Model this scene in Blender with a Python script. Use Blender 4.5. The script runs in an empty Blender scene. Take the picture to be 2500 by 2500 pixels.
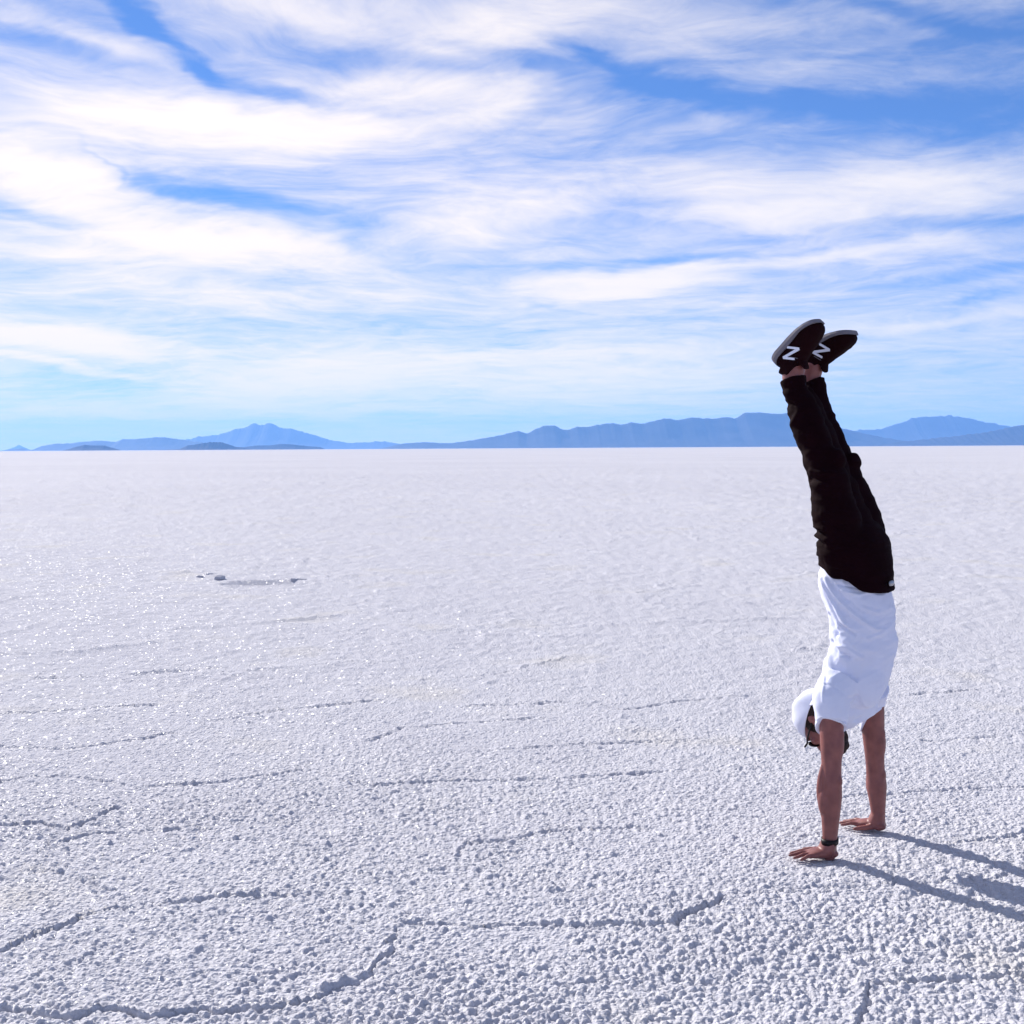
import bpy, math, random
import numpy as np
from mathutils import Vector, Matrix

random.seed(7)
np.random.seed(7)
SC = bpy.context.scene
COL = SC.collection
R = math.radians

# ------------------------------------------------------------------ camera
FPX = 2945.0                      # focal length in photo pixels (photo is 2500 px square)
CAM_Z = 1.53
PITCH = math.atan((1250 - 1094) / FPX)
ROLL = math.atan(14 / 2500)
cam_data = bpy.data.cameras.new('camera')
cam = bpy.data.objects.new('camera', cam_data)
COL.objects.link(cam)
cam_data.sensor_fit = 'HORIZONTAL'
cam_data.sensor_width = 36.0
cam_data.lens = 36.0 * FPX / 2500
cam_data.clip_start = 0.05
cam_data.clip_end = 300000
ROT = Matrix.Rotation(math.pi / 2 - PITCH, 3, 'X') @ Matrix.Rotation(-ROLL, 3, 'Z')
cam.location = (0, 0, CAM_Z)
cam.rotation_euler = ROT.to_euler()
SC.camera = cam
CAMP = np.array([0, 0, CAM_Z])


def ray(x, y):
    """world direction of a photo pixel"""
    d = ROT @ Vector(((x - 1250) / FPX, -(y - 1250) / FPX, -1))
    return np.array(d.normalized())


# ------------------------------------------------------------------ sky, sun, exposure
SUN_EL = R(30)
SUN_AZ = R(-39)                   # measured from +Y towards +X
sun_dir = Vector((math.sin(SUN_AZ) * math.cos(SUN_EL), math.cos(SUN_AZ) * math.cos(SUN_EL), math.sin(SUN_EL)))
sun_l = bpy.data.lights.new('sun', 'SUN')
sun_l.energy = 5.0
sun_l.angle = R(0.53)
sun_l.color = (1.0, 0.955, 0.89)
sun = bpy.data.objects.new('sun', sun_l)
COL.objects.link(sun)
sun.rotation_euler = (-sun_dir).to_track_quat('-Z', 'Y').to_euler()

vs = SC.view_settings
vs.view_transform = 'Standard'
vs.look = 'None'
vs.exposure = 0.55
vs.gamma = 1.0
SC.cycles.use_denoising = True
SC.cycles.use_adaptive_sampling = True
SC.cycles.adaptive_threshold = 0.02
SC.cycles.max_bounces = 5
SC.cycles.volume_bounces = 1
SC.cycles.sample_clamp_indirect = 6

SKY_STRENGTH = 0.060
# cloud streaks: centre x, y, half length, half width (in 1/1932 of the picture), tilt in degrees (down to the right), amount
STREAKS = [
    (410, 220, 200, 48, 2, 0.55), (130, 225, 170, 45, 4, 0.38), (90, 332, 150, 38, 6, 0.75), (830, 165, 150, 26, -4, 0.50),
    (560, 260, 260, 40, 6, 0.30), (800, 225, 200, 40, -2, 0.28), (330, 440, 210, 38, 4, 0.62), (520, 465, 200, 28, 4, 0.40),
    (110, 470, 190, 16, 6, 0.34), (300, 545, 330, 24, 2, 0.30), (120, 645, 190, 22, 5, 0.72), (90, 688, 150, 7, 8, 0.45),
    (620, 715, 240, 38, -6, 0.50), (700, 776, 80, 8, 0, 0.30), (80, 775, 180, 10, 0, 0.34), (260, 785, 90, 6, 0, 0.25),
    (60, 45, 110, 18, 14, 0.22), (250, 95, 90, 16, 4, 0.30), (560, 30, 220, 26, 10, 0.26), (760, 30, 220, 40, 8, 0.26),
    (1000, 40, 170, 40, -6, 0.34), (1280, 55, 220, 30, 2, 0.20), (1400, 130, 260, 22, 12, 0.20), (1300, 235, 110, 18, -10, 0.36),
    (960, 200, 60, 50, 0, 0.30), (920, 405, 170, 34, -4, 0.42), (1480, 355, 260, 44, 2, 0.46), (1800, 350, 180, 40, -2, 0.34),
    (1420, 410, 220, 16, 3, 0.28), (1500, 482, 220, 10, -3, 0.42), (1170, 532, 180, 22, -4, 0.62), (1740, 470, 200, 16, -3, 0.25),
    (1750, 608, 210, 10, -2, 0.34), (1060, 668, 220, 16, -2, 0.36), (1150, 720, 230, 26, -1, 0.34), (1400, 560, 260, 14, 0, 0.16),
    # gaps of blue between them
    (1720, 160, 420, 150, 6, -0.24), (1180, 170, 300, 60, 16, -0.14), (200, 50, 260, 50, 20, -0.16), (1850, 480, 260, 70, 0, -0.14),
    (270, 45, 130, 20, 34, -0.51), (80, 92, 110, 16, 6, -0.26), (440, 148, 150, 12, 12, -0.44), (600, 105, 90, 16, 4, -0.17),
    (900, 96, 130, 10, 12, -0.21), (650, 203, 70, 10, 6, -0.14), (160, 256, 90, 6, 3, -0.19), (215, 308, 50, 6, 38, -0.19),
    (430, 362, 170, 19, 9, -0.54), (60, 394, 120, 10, 2, -0.32), (70, 524, 140, 12, 3, -0.23), (150, 722, 210, 24, 3, -0.26),
    (780, 618, 300, 26, 0, -0.12), (1180, 140, 150, 15, 20, -0.35), (1440, 192, 260, 20, 7, -0.40), (1790, 205, 240, 46, 4, -0.38),
    (1740, 32, 190, 12, 12, -0.32), (1900, 60, 90, 50, 0, -0.23), (1650, 100, 150, 8, -2, -0.21), (1180, 276, 190, 22, -6, -0.23),
    (1180, 402, 120, 24, 0, -0.26), (1200, 490, 190, 10, -2, -0.32), (1860, 415, 130, 12, -2, -0.35), (1840, 512, 160, 10, -4, -0.32),
    (1900, 552, 90, 10, -4, -0.26), (1450, 583, 240, 12, -2, -0.17), (1000, 790, 460, 16, 0, -0.17), (1750, 700, 230, 44, 0, -0.12),
    (880, 500, 120, 14, 0, -0.12), (1450, 440, 160, 7, -3, -0.18),
]


def build_world():
    w = bpy.data.worlds.new('World')
    SC.world = w
    w.use_nodes = True
    nt = w.node_tree
    nt.nodes.clear()
    N, L = nt.nodes, nt.links

    def math_(op, a, b=None, c=None, clamp=False):
        n = N.new('ShaderNodeMath')
        n.operation = op
        n.use_clamp = clamp
        for i, v in enumerate((a, b, c)):
            if v is None:
                continue
            if isinstance(v, (int, float)):
                n.inputs[i].default_value = v
            else:
                L.new(v, n.inputs[i])
        return n.outputs[0]

    def comb(x, y, z):
        n = N.new('ShaderNodeCombineXYZ')
        for i, v in enumerate((x, y, z)):
            if isinstance(v, (int, float)):
                n.inputs[i].default_value = v
            else:
                L.new(v, n.inputs[i])
        return n.outputs[0]

    def noise(vec, scale, detail, rough=0.55, dist=0.0):
        n = N.new('ShaderNodeTexNoise')
        n.inputs['Scale'].default_value = scale
        n.inputs['Detail'].default_value = detail
        n.inputs['Roughness'].default_value = rough
        n.inputs['Distortion'].default_value = dist
        L.new(vec, n.inputs['Vector'])
        return n.outputs['Fac'], n.outputs['Color']

    tc = N.new('ShaderNodeTexCoord')
    sep = N.new('ShaderNodeSeparateXYZ')
    L.new(tc.outputs['Generated'], sep.inputs[0])
    X, Y, Z = sep.outputs
    sky = N.new('ShaderNodeTexSky')
    sky.sky_type = 'NISHITA'
    sky.sun_disc = False
    sky.sun_elevation = SUN_EL
    sky.sun_rotation = SUN_AZ
    sky.altitude = 3650
    sky.air_density = 1.0
    sky.dust_density = 0.15
    sky.ozone_density = 2.2

    # azimuth, elevation
    az = math_('ARCTAN2', X, Y)
    el = math_('ARCSINE', Z)
    # plane of the cirrus layer (perspective flattens it to the horizon)
    zz = math_('ADD', math_('MAXIMUM', Z, 0.0), 0.10)
    px = math_('DIVIDE', X, zz)
    py = math_('DIVIDE', Y, zz)
    plane = comb(px, py, 0.0)
    # warp
    wf, wc = noise(plane, 0.9, 3)
    vm = N.new('ShaderNodeVectorMath'); vm.operation = 'SUBTRACT'
    L.new(wc, vm.inputs[0]); vm.inputs[1].default_value = (0.5, 0.5, 0.5)
    warp = vm.outputs[0]
    vs_ = N.new('ShaderNodeVectorMath'); vs_.operation = 'SCALE'
    L.new(warp, vs_.inputs[0]); vs_.inputs['Scale'].default_value = 1.1
    va = N.new('ShaderNodeVectorMath'); va.operation = 'ADD'
    L.new(plane, va.inputs[0]); L.new(vs_.outputs[0], va.inputs[1])
    # fibres drawn out along the wind
    mp = N.new('ShaderNodeMapping')
    mp.inputs['Rotation'].default_value = (0, 0, R(-14))
    mp.inputs['Scale'].default_value = (0.62, 1.2, 1)
    L.new(va.outputs[0], mp.inputs[0])
    f1, _ = noise(mp.outputs[0], 2.3, 7, 0.62, 0.2)
    mp2 = N.new('ShaderNodeMapping')
    mp2.inputs['Rotation'].default_value = (0, 0, R(24))
    mp2.inputs['Scale'].default_value = (0.85, 1.3, 1)
    L.new(va.outputs[0], mp2.inputs[0])
    f2, _ = noise(mp2.outputs[0], 5.5, 6, 0.66, 0.0)
    macro, _ = noise(plane, 0.22, 2)
    # streaks in azimuth/elevation, edges ruffled by a second warp
    ws = N.new('ShaderNodeCombineXYZ')
    L.new(az, ws.inputs[0]); L.new(math_('MULTIPLY', el, 3.0), ws.inputs[1])
    _, wc2 = noise(ws.outputs[0], 6.0, 4, 0.6)
    sub = N.new('ShaderNodeVectorMath'); sub.operation = 'SUBTRACT'
    L.new(wc2, sub.inputs[0]); sub.inputs[1].default_value = (0.5, 0.5, 0.5)
    mul = N.new('ShaderNodeVectorMath'); mul.operation = 'MULTIPLY'
    L.new(sub.outputs[0], mul.inputs[0]); mul.inputs[1].default_value = (0.15, 0.040, 0)
    add = N.new('ShaderNodeVectorMath'); add.operation = 'ADD'
    L.new(comb(az, el, 1.0), add.inputs[0]); L.new(mul.outputs[0], add.inputs[1])
    uv = add.outputs[0]
    acc = math_('MULTIPLY', math_('SUBTRACT', macro, 0.5), 0.35)
    k = 2500 / 1932
    # three streaks at a time, one in each channel of a vector
    def vec(op, a, b, c=None):
        n = N.new('ShaderNodeVectorMath'); n.operation = op
        for i_, v_ in enumerate((a, b, c)):
            if v_ is None:
                continue
            if isinstance(v_, (tuple, list)):
                n.inputs[i_].default_value = v_
            else:
                L.new(v_, n.inputs[i_])
        return n.outputs['Value' if op == 'DOT_PRODUCT' else 0]
    su = N.new('ShaderNodeSeparateXYZ'); L.new(uv, su.inputs[0])
    U3 = comb(su.outputs[0], su.outputs[0], su.outputs[0])
    V3 = comb(su.outputs[1], su.outputs[1], su.outputs[1])
    rows = []
    for (x, y, hl, hw, ang, amp) in STREAKS:
        d = ray(x * k, y * k)
        u0, v0 = math.atan2(d[0], d[1]), math.asin(d[2])
        ca, sa = math.cos(-R(ang)), math.sin(-R(ang))
        lk, wk = 0.55 * FPX / (hl * k), 0.55 * FPX / (hw * k)
        rows.append((ca * lk, sa * lk, -(ca * u0 + sa * v0) * lk, -sa * wk, ca * wk, -(-sa * u0 + ca * v0) * wk, amp))
    while len(rows) % 3:
        rows.append((0, 0, 2.0, 0, 0, 0, 0))
    for i_ in range(0, len(rows), 3):
        c_ = list(zip(*rows[i_:i_ + 3]))
        p_ = vec('MULTIPLY_ADD', U3, c_[0], vec('MULTIPLY_ADD', V3, c_[1], c_[2]))
        q_ = vec('MULTIPLY_ADD', U3, c_[3], vec('MULTIPLY_ADD', V3, c_[4], c_[5]))
        r2 = vec('MULTIPLY_ADD', p_, p_, vec('MULTIPLY', q_, q_))
        t_ = vec('MAXIMUM', vec('SUBTRACT', (1, 1, 1), r2), (0, 0, 0))
        acc = math_('ADD', acc, vec('DOT_PRODUCT', vec('MULTIPLY', t_, t_), c_[6]))
    tex = math_('ADD', math_('MULTIPLY', math_('SUBTRACT', f1, 0.5), 0.85),
                math_('MULTIPLY', math_('SUBTRACT', f2, 0.5), 0.95))
    veil = math_('MULTIPLY', math_('POWER', 0.36788, math_('MULTIPLY', math_('MAXIMUM', el, 0.0), 7.0)), 0.48)
    dens = math_('ADD', math_('ADD', acc, tex), math_('ADD', veil, 0.31))
    mr = N.new('ShaderNodeMapRange')
    mr.interpolation_type = 'SMOOTHSTEP'
    mr.inputs['From Min'].default_value = -0.28
    mr.inputs['From Max'].default_value = 1.22
    L.new(dens, mr.inputs['Value'])
    cov = math_('MULTIPLY', mr.outputs[0], 0.96)
    # thin ice cloud scatters forward: brighter towards the sun
    dsun = N.new('ShaderNodeVectorMath'); dsun.operation = 'DOT_PRODUCT'
    L.new(tc.outputs['Generated'], dsun.inputs[0]); dsun.inputs[1].default_value = sun_dir
    ph = N.new('ShaderNodeMapRange')
    ph.interpolation_type = 'SMOOTHSTEP'
    ph.inputs['From Min'].default_value = 0.25
    ph.inputs['From Max'].default_value = 0.93
    L.new(dsun.outputs['Value'], ph.inputs['Value'])
    cl = N.new('ShaderNodeMix'); cl.data_type = 'RGBA'
    L.new(ph.outputs[0], cl.inputs['Factor'])
    cl.inputs['A'].default_value = (0.52 / SKY_STRENGTH, 0.54 / SKY_STRENGTH, 0.61 / SKY_STRENGTH, 1)
    cl.inputs['B'].default_value = (0.84 / SKY_STRENGTH, 0.78 / SKY_STRENGTH, 0.73 / SKY_STRENGTH, 1)
    # seen low over the horizon the sunlit cloud turns cream
    cr = N.new('ShaderNodeMix'); cr.data_type = 'RGBA'
    low = math_('POWER', 0.36788, math_('MULTIPLY', math_('MAXIMUM', el, 0.0), 3.6))
    L.new(math_('MULTIPLY', low, ph.outputs[0]), cr.inputs['Factor'])
    L.new(cl.outputs['Result'], cr.inputs['A'])
    cr.inputs['B'].default_value = (0.88 / SKY_STRENGTH, 0.71 / SKY_STRENGTH, 0.52 / SKY_STRENGTH, 1)
    tint = N.new('ShaderNodeMix'); tint.data_type = 'RGBA'; tint.blend_type = 'MULTIPLY'
    tint.inputs['Factor'].default_value = 1.0
    gm = N.new('ShaderNodeGamma'); gm.inputs['Gamma'].default_value = 0.78
    L.new(sky.outputs[0], gm.inputs['Color'])
    L.new(gm.outputs[0], tint.inputs['A'])
    tint.inputs['B'].default_value = (0.90, 1.44, 2.35, 1)
    mx = N.new('ShaderNodeMix'); mx.data_type = 'RGBA'
    L.new(cov, mx.inputs['Factor'])
    L.new(tint.outputs['Result'], mx.inputs['A']); L.new(cr.outputs['Result'], mx.inputs['B'])
    w.cycles.sampling_method = 'NONE'
    bg = N.new('ShaderNodeBackground')
    bg.inputs['Strength'].default_value = SKY_STRENGTH
    L.new(mx.outputs['Result'], bg.inputs['Color'])
    out = N.new('ShaderNodeOutputWorld')
    L.new(bg.outputs[0], out.inputs['Surface'])


build_world()


# ------------------------------------------------------------------ helpers
def link(name, me, mat=None, parent=None, label=None, cat=None, kind=None, group=None):
    o = bpy.data.objects.new(name, me)
    COL.objects.link(o)
    if mat is not None:
        me.materials.append(mat)
    if parent is not None:
        o.parent = parent
    for k_, v_ in (('label', label), ('category', cat), ('kind', kind), ('group', group)):
        if v_:
            o[k_] = v_
    return o


def mesh_from(name, verts, faces, smooth=True):
    me = bpy.data.meshes.new(name)
    me.from_pydata([tuple(map(float, v)) for v in verts], [], faces)
    me.polygons.foreach_set('use_smooth', [smooth] * len(me.polygons))
    me.update()
    return me


def grid_mesh(name, P, wrap=False):
    """P: rows x cols x 3 -> quad mesh, fast"""
    nr, nc = P.shape[:2]
    me = bpy.data.meshes.new(name)
    me.vertices.add(nr * nc)
    me.vertices.foreach_set('co', P.reshape(-1).astype(np.float32))
    i = np.arange(nr * nc).reshape(nr, nc)
    if wrap:
        a = i[:-1]; b = np.roll(i, -1, 1)[:-1]; c = np.roll(i, -1, 1)[1:]; d = i[1:]
    else:
        a = i[:-1, :-1]; b = i[:-1, 1:]; c = i[1:, 1:]; d = i[1:, :-1]
    q = np.stack([a, b, c, d], -1).reshape(-1, 4)
    me.loops.add(q.size)
    me.loops.foreach_set('vertex_index', q.reshape(-1).astype(np.int32))
    me.polygons.add(len(q))
    me.polygons.foreach_set('loop_start', np.arange(0, q.size, 4, dtype=np.int32))
    me.polygons.foreach_set('use_smooth', np.ones(len(q), bool))
    me.update(calc_edges=True)
    return me


def hsh(ix, iy, seed):
    h = (ix.astype(np.int64) * 374761393 + iy.astype(np.int64) * 668265263 + seed * 1442695041) & 0xffffffff
    h = ((h ^ (h >> 13)) * 1274126177) & 0xffffffff
    h = ((h ^ (h >> 16)) * 2246822519) & 0xffffffff
    h = h ^ (h >> 15)
    return (h & 0xffffff) / float(0x1000000)


def vnoise(x, y, seed):
    ix = np.floor(x); iy = np.floor(y)
    fx = x - ix; fy = y - iy
    fx = fx * fx * (3 - 2 * fx); fy = fy * fy * (3 - 2 * fy)
    ix = ix.astype(np.int64); iy = iy.astype(np.int64)
    a = hsh(ix, iy, seed); b = hsh(ix + 1, iy, seed); c = hsh(ix, iy + 1, seed); d = hsh(ix + 1, iy + 1, seed)
    return (a * (1 - fx) + b * fx) * (1 - fy) + (c * (1 - fx) + d * fx) * fy


def fbm(x, y, seed, octs=4, gain=0.5):
    s = 0; a = 1; t = 0
    for o in range(octs):
        s = s + a * vnoise(x * 2 ** o + 17.3 * o, y * 2 ** o - 9.1 * o, seed + o)
        t += a; a *= gain
    return s / t


def nodules(x, y, cell, seed, rmin=0.45, rmax=0.95, power=0.8):
    """rounded salt nodules on a jittered lattice, 0..1"""
    ix = np.floor(x / cell).astype(np.int64); iy = np.floor(y / cell).astype(np.int64)
    h = np.zeros_like(x)
    for dx in (-1, 0, 1):
        for dy in (-1, 0, 1):
            cx = ix + dx; cy = iy + dy
            jx = (cx + 0.5 + (hsh(cx, cy, seed) - 0.5) * 0.9) * cell
            jy = (cy + 0.5 + (hsh(cx, cy, seed + 1) - 0.5) * 0.9) * cell
            rr = hsh(cx, cy, seed + 2)
            rad = cell * (rmin + (rmax - rmin) * rr * rr)
            d2 = ((x - jx) ** 2 + (y - jy) ** 2) / rad ** 2
            h = np.maximum(h, np.clip(1 - d2, 0, 1) ** power * (0.35 + 0.65 * rr))
    return h


def worley_edge(x, y, cell, seed):
    ix = np.floor(x / cell).astype(np.int64); iy = np.floor(y / cell).astype(np.int64)
    f1 = np.full_like(x, 1e9); f2 = np.full_like(x, 1e9)
    for dx in (-1, 0, 1):
        for dy in (-1, 0, 1):
            cx = ix + dx; cy = iy + dy
            jx = (cx + 0.5 + (hsh(cx, cy, seed) - 0.5) * 0.8) * cell
            jy = (cy + 0.5 + (hsh(cx, cy, seed + 1) - 0.5) * 0.8) * cell
            d = np.hypot(x - jx, y - jy)
            f2 = np.minimum(f2, np.maximum(d, f1)); f1 = np.minimum(f1, d)
    return (f2 - f1) * 0.5


def new_mat(name):
    m = bpy.data.materials.new(name)
    m.use_nodes = True
    nt = m.node_tree
    b = nt.nodes['Principled BSDF']
    return m, nt, b


def nd(nt, typ, **kw):
    n = nt.nodes.new(typ)
    for k_, v_ in kw.items():
        n.inputs[k_.replace('_', ' ')].default_value = v_
    return n


def ramp(nt, fac, stops):
    r_ = nt.nodes.new('ShaderNodeValToRGB')
    e = r_.color_ramp.elements
    while len(e) < len(stops):
        e.new(0.5)
    for i, (p, c) in enumerate(stops):
        e[i].position = p; e[i].color = (*c, 1)
    nt.links.new(fac, r_.inputs[0])
    return r_.outputs[0]


# ------------------------------------------------------------------ materials
def mat_salt():
    m, nt, b = new_mat('salt_crust')
    L = nt.links
    geo = nt.nodes.new('ShaderNodeNewGeometry')
    n1 = nd(nt, 'ShaderNodeTexNoise', Scale=0.9, Detail=5.0)
    n2 = nd(nt, 'ShaderNodeTexNoise', Scale=42.0, Detail=4.0, Roughness=0.6)
    n3 = nd(nt, 'ShaderNodeTexNoise', Scale=140.0, Detail=3.0)
    for n in (n1, n2, n3):
        L.new(geo.outputs['Position'], n.inputs['Vector'])
    c1 = ramp(nt, n1.outputs['Fac'], [(0.30, (0.555, 0.545, 0.58)), (0.58, (0.58, 0.57, 0.60)), (0.75, (0.585, 0.56, 0.54))])
    c2 = ramp(nt, n2.outputs['Fac'], [(0.3, (0.86, 0.87, 0.90)), (0.65, (1, 1, 1))])
    mx = nt.nodes.new('ShaderNodeMix'); mx.data_type = 'RGBA'; mx.blend_type = 'MULTIPLY'
    mx.inputs['Factor'].default_value = 1
    L.new(c1, mx.inputs['A']); L.new(c2, mx.inputs['B'])
    # broad patches of whiter and duller crust, tens of metres across
    n0 = nd(nt, 'ShaderNodeTexNoise', Scale=0.045, Detail=4.0)
    L.new(geo.outputs['Position'], n0.inputs['Vector'])
    c0 = ramp(nt, n0.outputs['Fac'], [(0.35, (0.93, 0.93, 0.94)), (0.65, (1, 1, 1))])
    mx0 = nt.nodes.new('ShaderNodeMix'); mx0.data_type = 'RGBA'; mx0.blend_type = 'MULTIPLY'
    mx0.inputs['Factor'].default_value = 1
    L.new(mx.outputs['Result'], mx0.inputs['A']); L.new(c0, mx0.inputs['B'])
    L.new(mx0.outputs['Result'], b.inputs['Base Color'])
    b.inputs['Roughness'].default_value = 0.50
    b.inputs['Specular IOR Level'].default_value = 0.0
    vo = nd(nt, 'ShaderNodeTexVoronoi', Scale=85.0)
    L.new(geo.outputs['Position'], vo.inputs['Vector'])
    vsb = nt.nodes.new('ShaderNodeVectorMath'); vsb.operation = 'SUBTRACT'
    L.new(vo.outputs['Color'], vsb.inputs[0]); vsb.inputs[1].default_value = (0.5, 0.5, 0.5)
    vml = nt.nodes.new('ShaderNodeVectorMath'); vml.operation = 'MULTIPLY_ADD'
    L.new(vsb.outputs[0], vml.inputs[0]); vml.inputs[1].default_value = (1.3, 1.3, 0.6)
    L.new(geo.outputs['Normal'], vml.inputs[2])
    vnm = nt.nodes.new('ShaderNodeVectorMath'); vnm.operation = 'NORMALIZE'
    L.new(vml.outputs[0], vnm.inputs[0])
    b.inputs['Coat Weight'].default_value = 0.07
    b.inputs['Coat IOR'].default_value = 1.36
    b.inputs['Coat Roughness'].default_value = 0.20
    L.new(vnm.outputs[0], b.inputs['Coat Normal'])
    ad = nt.nodes.new('ShaderNodeMath'); ad.operation = 'MULTIPLY_ADD'
    L.new(n3.outputs['Fac'], ad.inputs[0]); ad.inputs[1].default_value = 0.35
    L.new(n2.outputs['Fac'], ad.inputs[2])
    bp = nt.nodes.new('ShaderNodeBump')
    bp.inputs['Strength'].default_value = 0.75
    bp.inputs['Distance'].default_value = 0.010
    # small beads of salt
    vb = nd(nt, 'ShaderNodeTexVoronoi', Scale=78.0)
    L.new(geo.outputs['Position'], vb.inputs['Vector'])
    bd = nt.nodes.new('ShaderNodeMath'); bd.operation = 'MULTIPLY_ADD'
    L.new(vb.outputs['Distance'], bd.inputs[0]); bd.inputs[1].default_value = -0.75
    L.new(ad.outputs[0], bd.inputs[2])
    L.new(bd.outputs[0], bp.inputs['Height'])
    L.new(bp.outputs[0], b.inputs['Normal'])
    return m


def mat_cloth(name, col, rough, weave=900, bump=0.12, sheen=0.0, var=0.12, spec=0.2):
    m, nt, b = new_mat(name)
    L = nt.links
    tc = nt.nodes.new('ShaderNodeTexCoord')
    n1 = nd(nt, 'ShaderNodeTexNoise', Scale=14.0, Detail=5.0)
    n2 = nd(nt, 'ShaderNodeTexNoise', Scale=float(weave), Detail=2.0)
    L.new(tc.outputs['Object'], n1.inputs['Vector']); L.new(tc.outputs['Object'], n2.inputs['Vector'])
    lo = tuple(c * (1 - var) for c in col)
    cc = ramp(nt, n1.outputs['Fac'], [(0.3, lo), (0.7, col)])
    L.new(cc, b.inputs['Base Color'])
    b.inputs['Roughness'].default_value = rough
    b.inputs['Specular IOR Level'].default_value = spec
    b.inputs['Sheen Weight'].default_value = sheen
    bp = nt.nodes.new('ShaderNodeBump')
    bp.inputs['Strength'].default_value = bump
    bp.inputs['Distance'].default_value = 0.002
    L.new(n2.outputs['Fac'], bp.inputs['Height'])
    L.new(bp.outputs[0], b.inputs['Normal'])
    return m


def mat_skin():
    m, nt, b = new_mat('tanned_skin')
    L = nt.links
    tc = nt.nodes.new('ShaderNodeTexCoord')
    n1 = nd(nt, 'ShaderNodeTexNoise', Scale=22.0, Detail=5.0)
    n2 = nd(nt, 'ShaderNodeTexNoise', Scale=320.0, Detail=3.0)
    L.new(tc.outputs['Object'], n1.inputs['Vector']); L.new(tc.outputs['Object'], n2.inputs['Vector'])
    cc = ramp(nt, n1.outputs['Fac'], [(0.3, (0.17, 0.050, 0.046)), (0.7, (0.26, 0.085, 0.070))])
    L.new(cc, b.inputs['Base Color'])
    b.inputs['Roughness'].default_value = 0.5
    b.inputs['Subsurface Weight'].default_value = 0.08
    b.inputs['Subsurface Radius'].default_value = (0.010, 0.004, 0.002)
    bp = nt.nodes.new('ShaderNodeBump')
    bp.inputs['Strength'].default_value = 0.15
    bp.inputs['Distance'].default_value = 0.002
    L.new(n2.outputs['Fac'], bp.inputs['Height'])
    L.new(bp.outputs[0], b.inputs['Normal'])
    return m


def mat_rock(name, c0, c1, scale):
    m, nt, b = new_mat(name)
    L = nt.links
    geo = nt.nodes.new('ShaderNodeNewGeometry')
    n1 = nd(nt, 'ShaderNodeTexNoise', Scale=scale, Detail=7.0)
    L.new(geo.outputs['Position'], n1.inputs['Vector'])
    L.new(ramp(nt, n1.outputs['Fac'], [(0.35, c0), (0.65, c1)]), b.inputs['Base Color'])
    b.inputs['Roughness'].default_value = 0.95
    b.inputs['Specular IOR Level'].default_value = 0.1
    return m


SALT = mat_salt()
SKIN = mat_skin()
SHIRT = mat_cloth('white_cotton', (0.70, 0.715, 0.85), 0.85, 700, 0.10, 0.1, 0.04)
CAPW = mat_cloth('white_canvas', (0.70, 0.71, 0.82), 0.85, 500, 0.2, 0.1, 0.05)
DENIM = mat_cloth('black_denim', (0.0095, 0.0019, 0.0036), 0.85, 600, 0.25, 0.0, 0.3, 0.04)
SHOEB = mat_cloth('black_suede', (0.012, 0.0022, 0.0034), 0.85, 700, 0.2, 0.0, 0.25, 0.06)
SOLE = mat_cloth('grey_rubber', (0.17, 0.155, 0.18), 0.7, 300, 0.2, 0.0, 0.15)
MARK = mat_cloth('white_vinyl', (0.74, 0.76, 0.86), 0.5, 300, 0.02, 0.0, 0.02)
BAND = mat_cloth('black_rubber', (0.012, 0.008, 0.010), 0.5, 300, 0.05, 0.0, 0.1)
HAIR = mat_cloth('dark_hair', (0.022, 0.010, 0.008), 0.6, 400, 0.5, 0.0, 0.4)
GLASS = mat_cloth('black_frame', (0.008, 0.008, 0.010), 0.25, 300, 0.0, 0.0, 0.1)
METAL, _nt, _b = new_mat('buckle_metal')
_b.inputs['Metallic'].default_value = 1.0
_b.inputs['Roughness'].default_value = 0.3
_nn = nd(_nt, 'ShaderNodeTexNoise', Scale=200.0)
_nt.links.new(ramp(_nt, _nn.outputs['Fac'], [(0.3, (0.25, 0.25, 0.27)), (0.7, (0.4, 0.4, 0.42))]), _b.inputs['Base Color'])

# ------------------------------------------------------------------ the person's frame (needed by the ground under the hands)
def ground_pt(x, y, z=0.0):
    d = ray(x, y)
    t = (z - CAM_Z) / d[2]
    return CAMP + d * t


W_NEAR = ground_pt(2028, 2092)          # heel of the near (left) hand
W_FAR = ground_pt(2146, 2024)           # heel of the far (right) hand
r_ = W_FAR - W_NEAR; r_[2] = 0
HALF = np.linalg.norm(r_) / 2
r_ /= np.linalg.norm(r_)
LD = -r_                                 # the person's left
FD = np.array([r_[1], -r_[0], 0.0])      # belly side
ORG = (W_NEAR + W_FAR) / 2
ZU = np.array([0, 0, 1.0])


def un(x, y, l=0.0):
    """photo pixel -> point on the person's sagittal plane shifted l metres to his left"""
    d = ray(x, y)
    p0 = ORG + LD * l
    t = np.dot(p0 - CAMP, LD) / np.dot(d, LD)
    return CAMP + d * t


def slz(P):
    q = P - ORG
    return q @ FD, q @ LD, q[..., 2]


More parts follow.
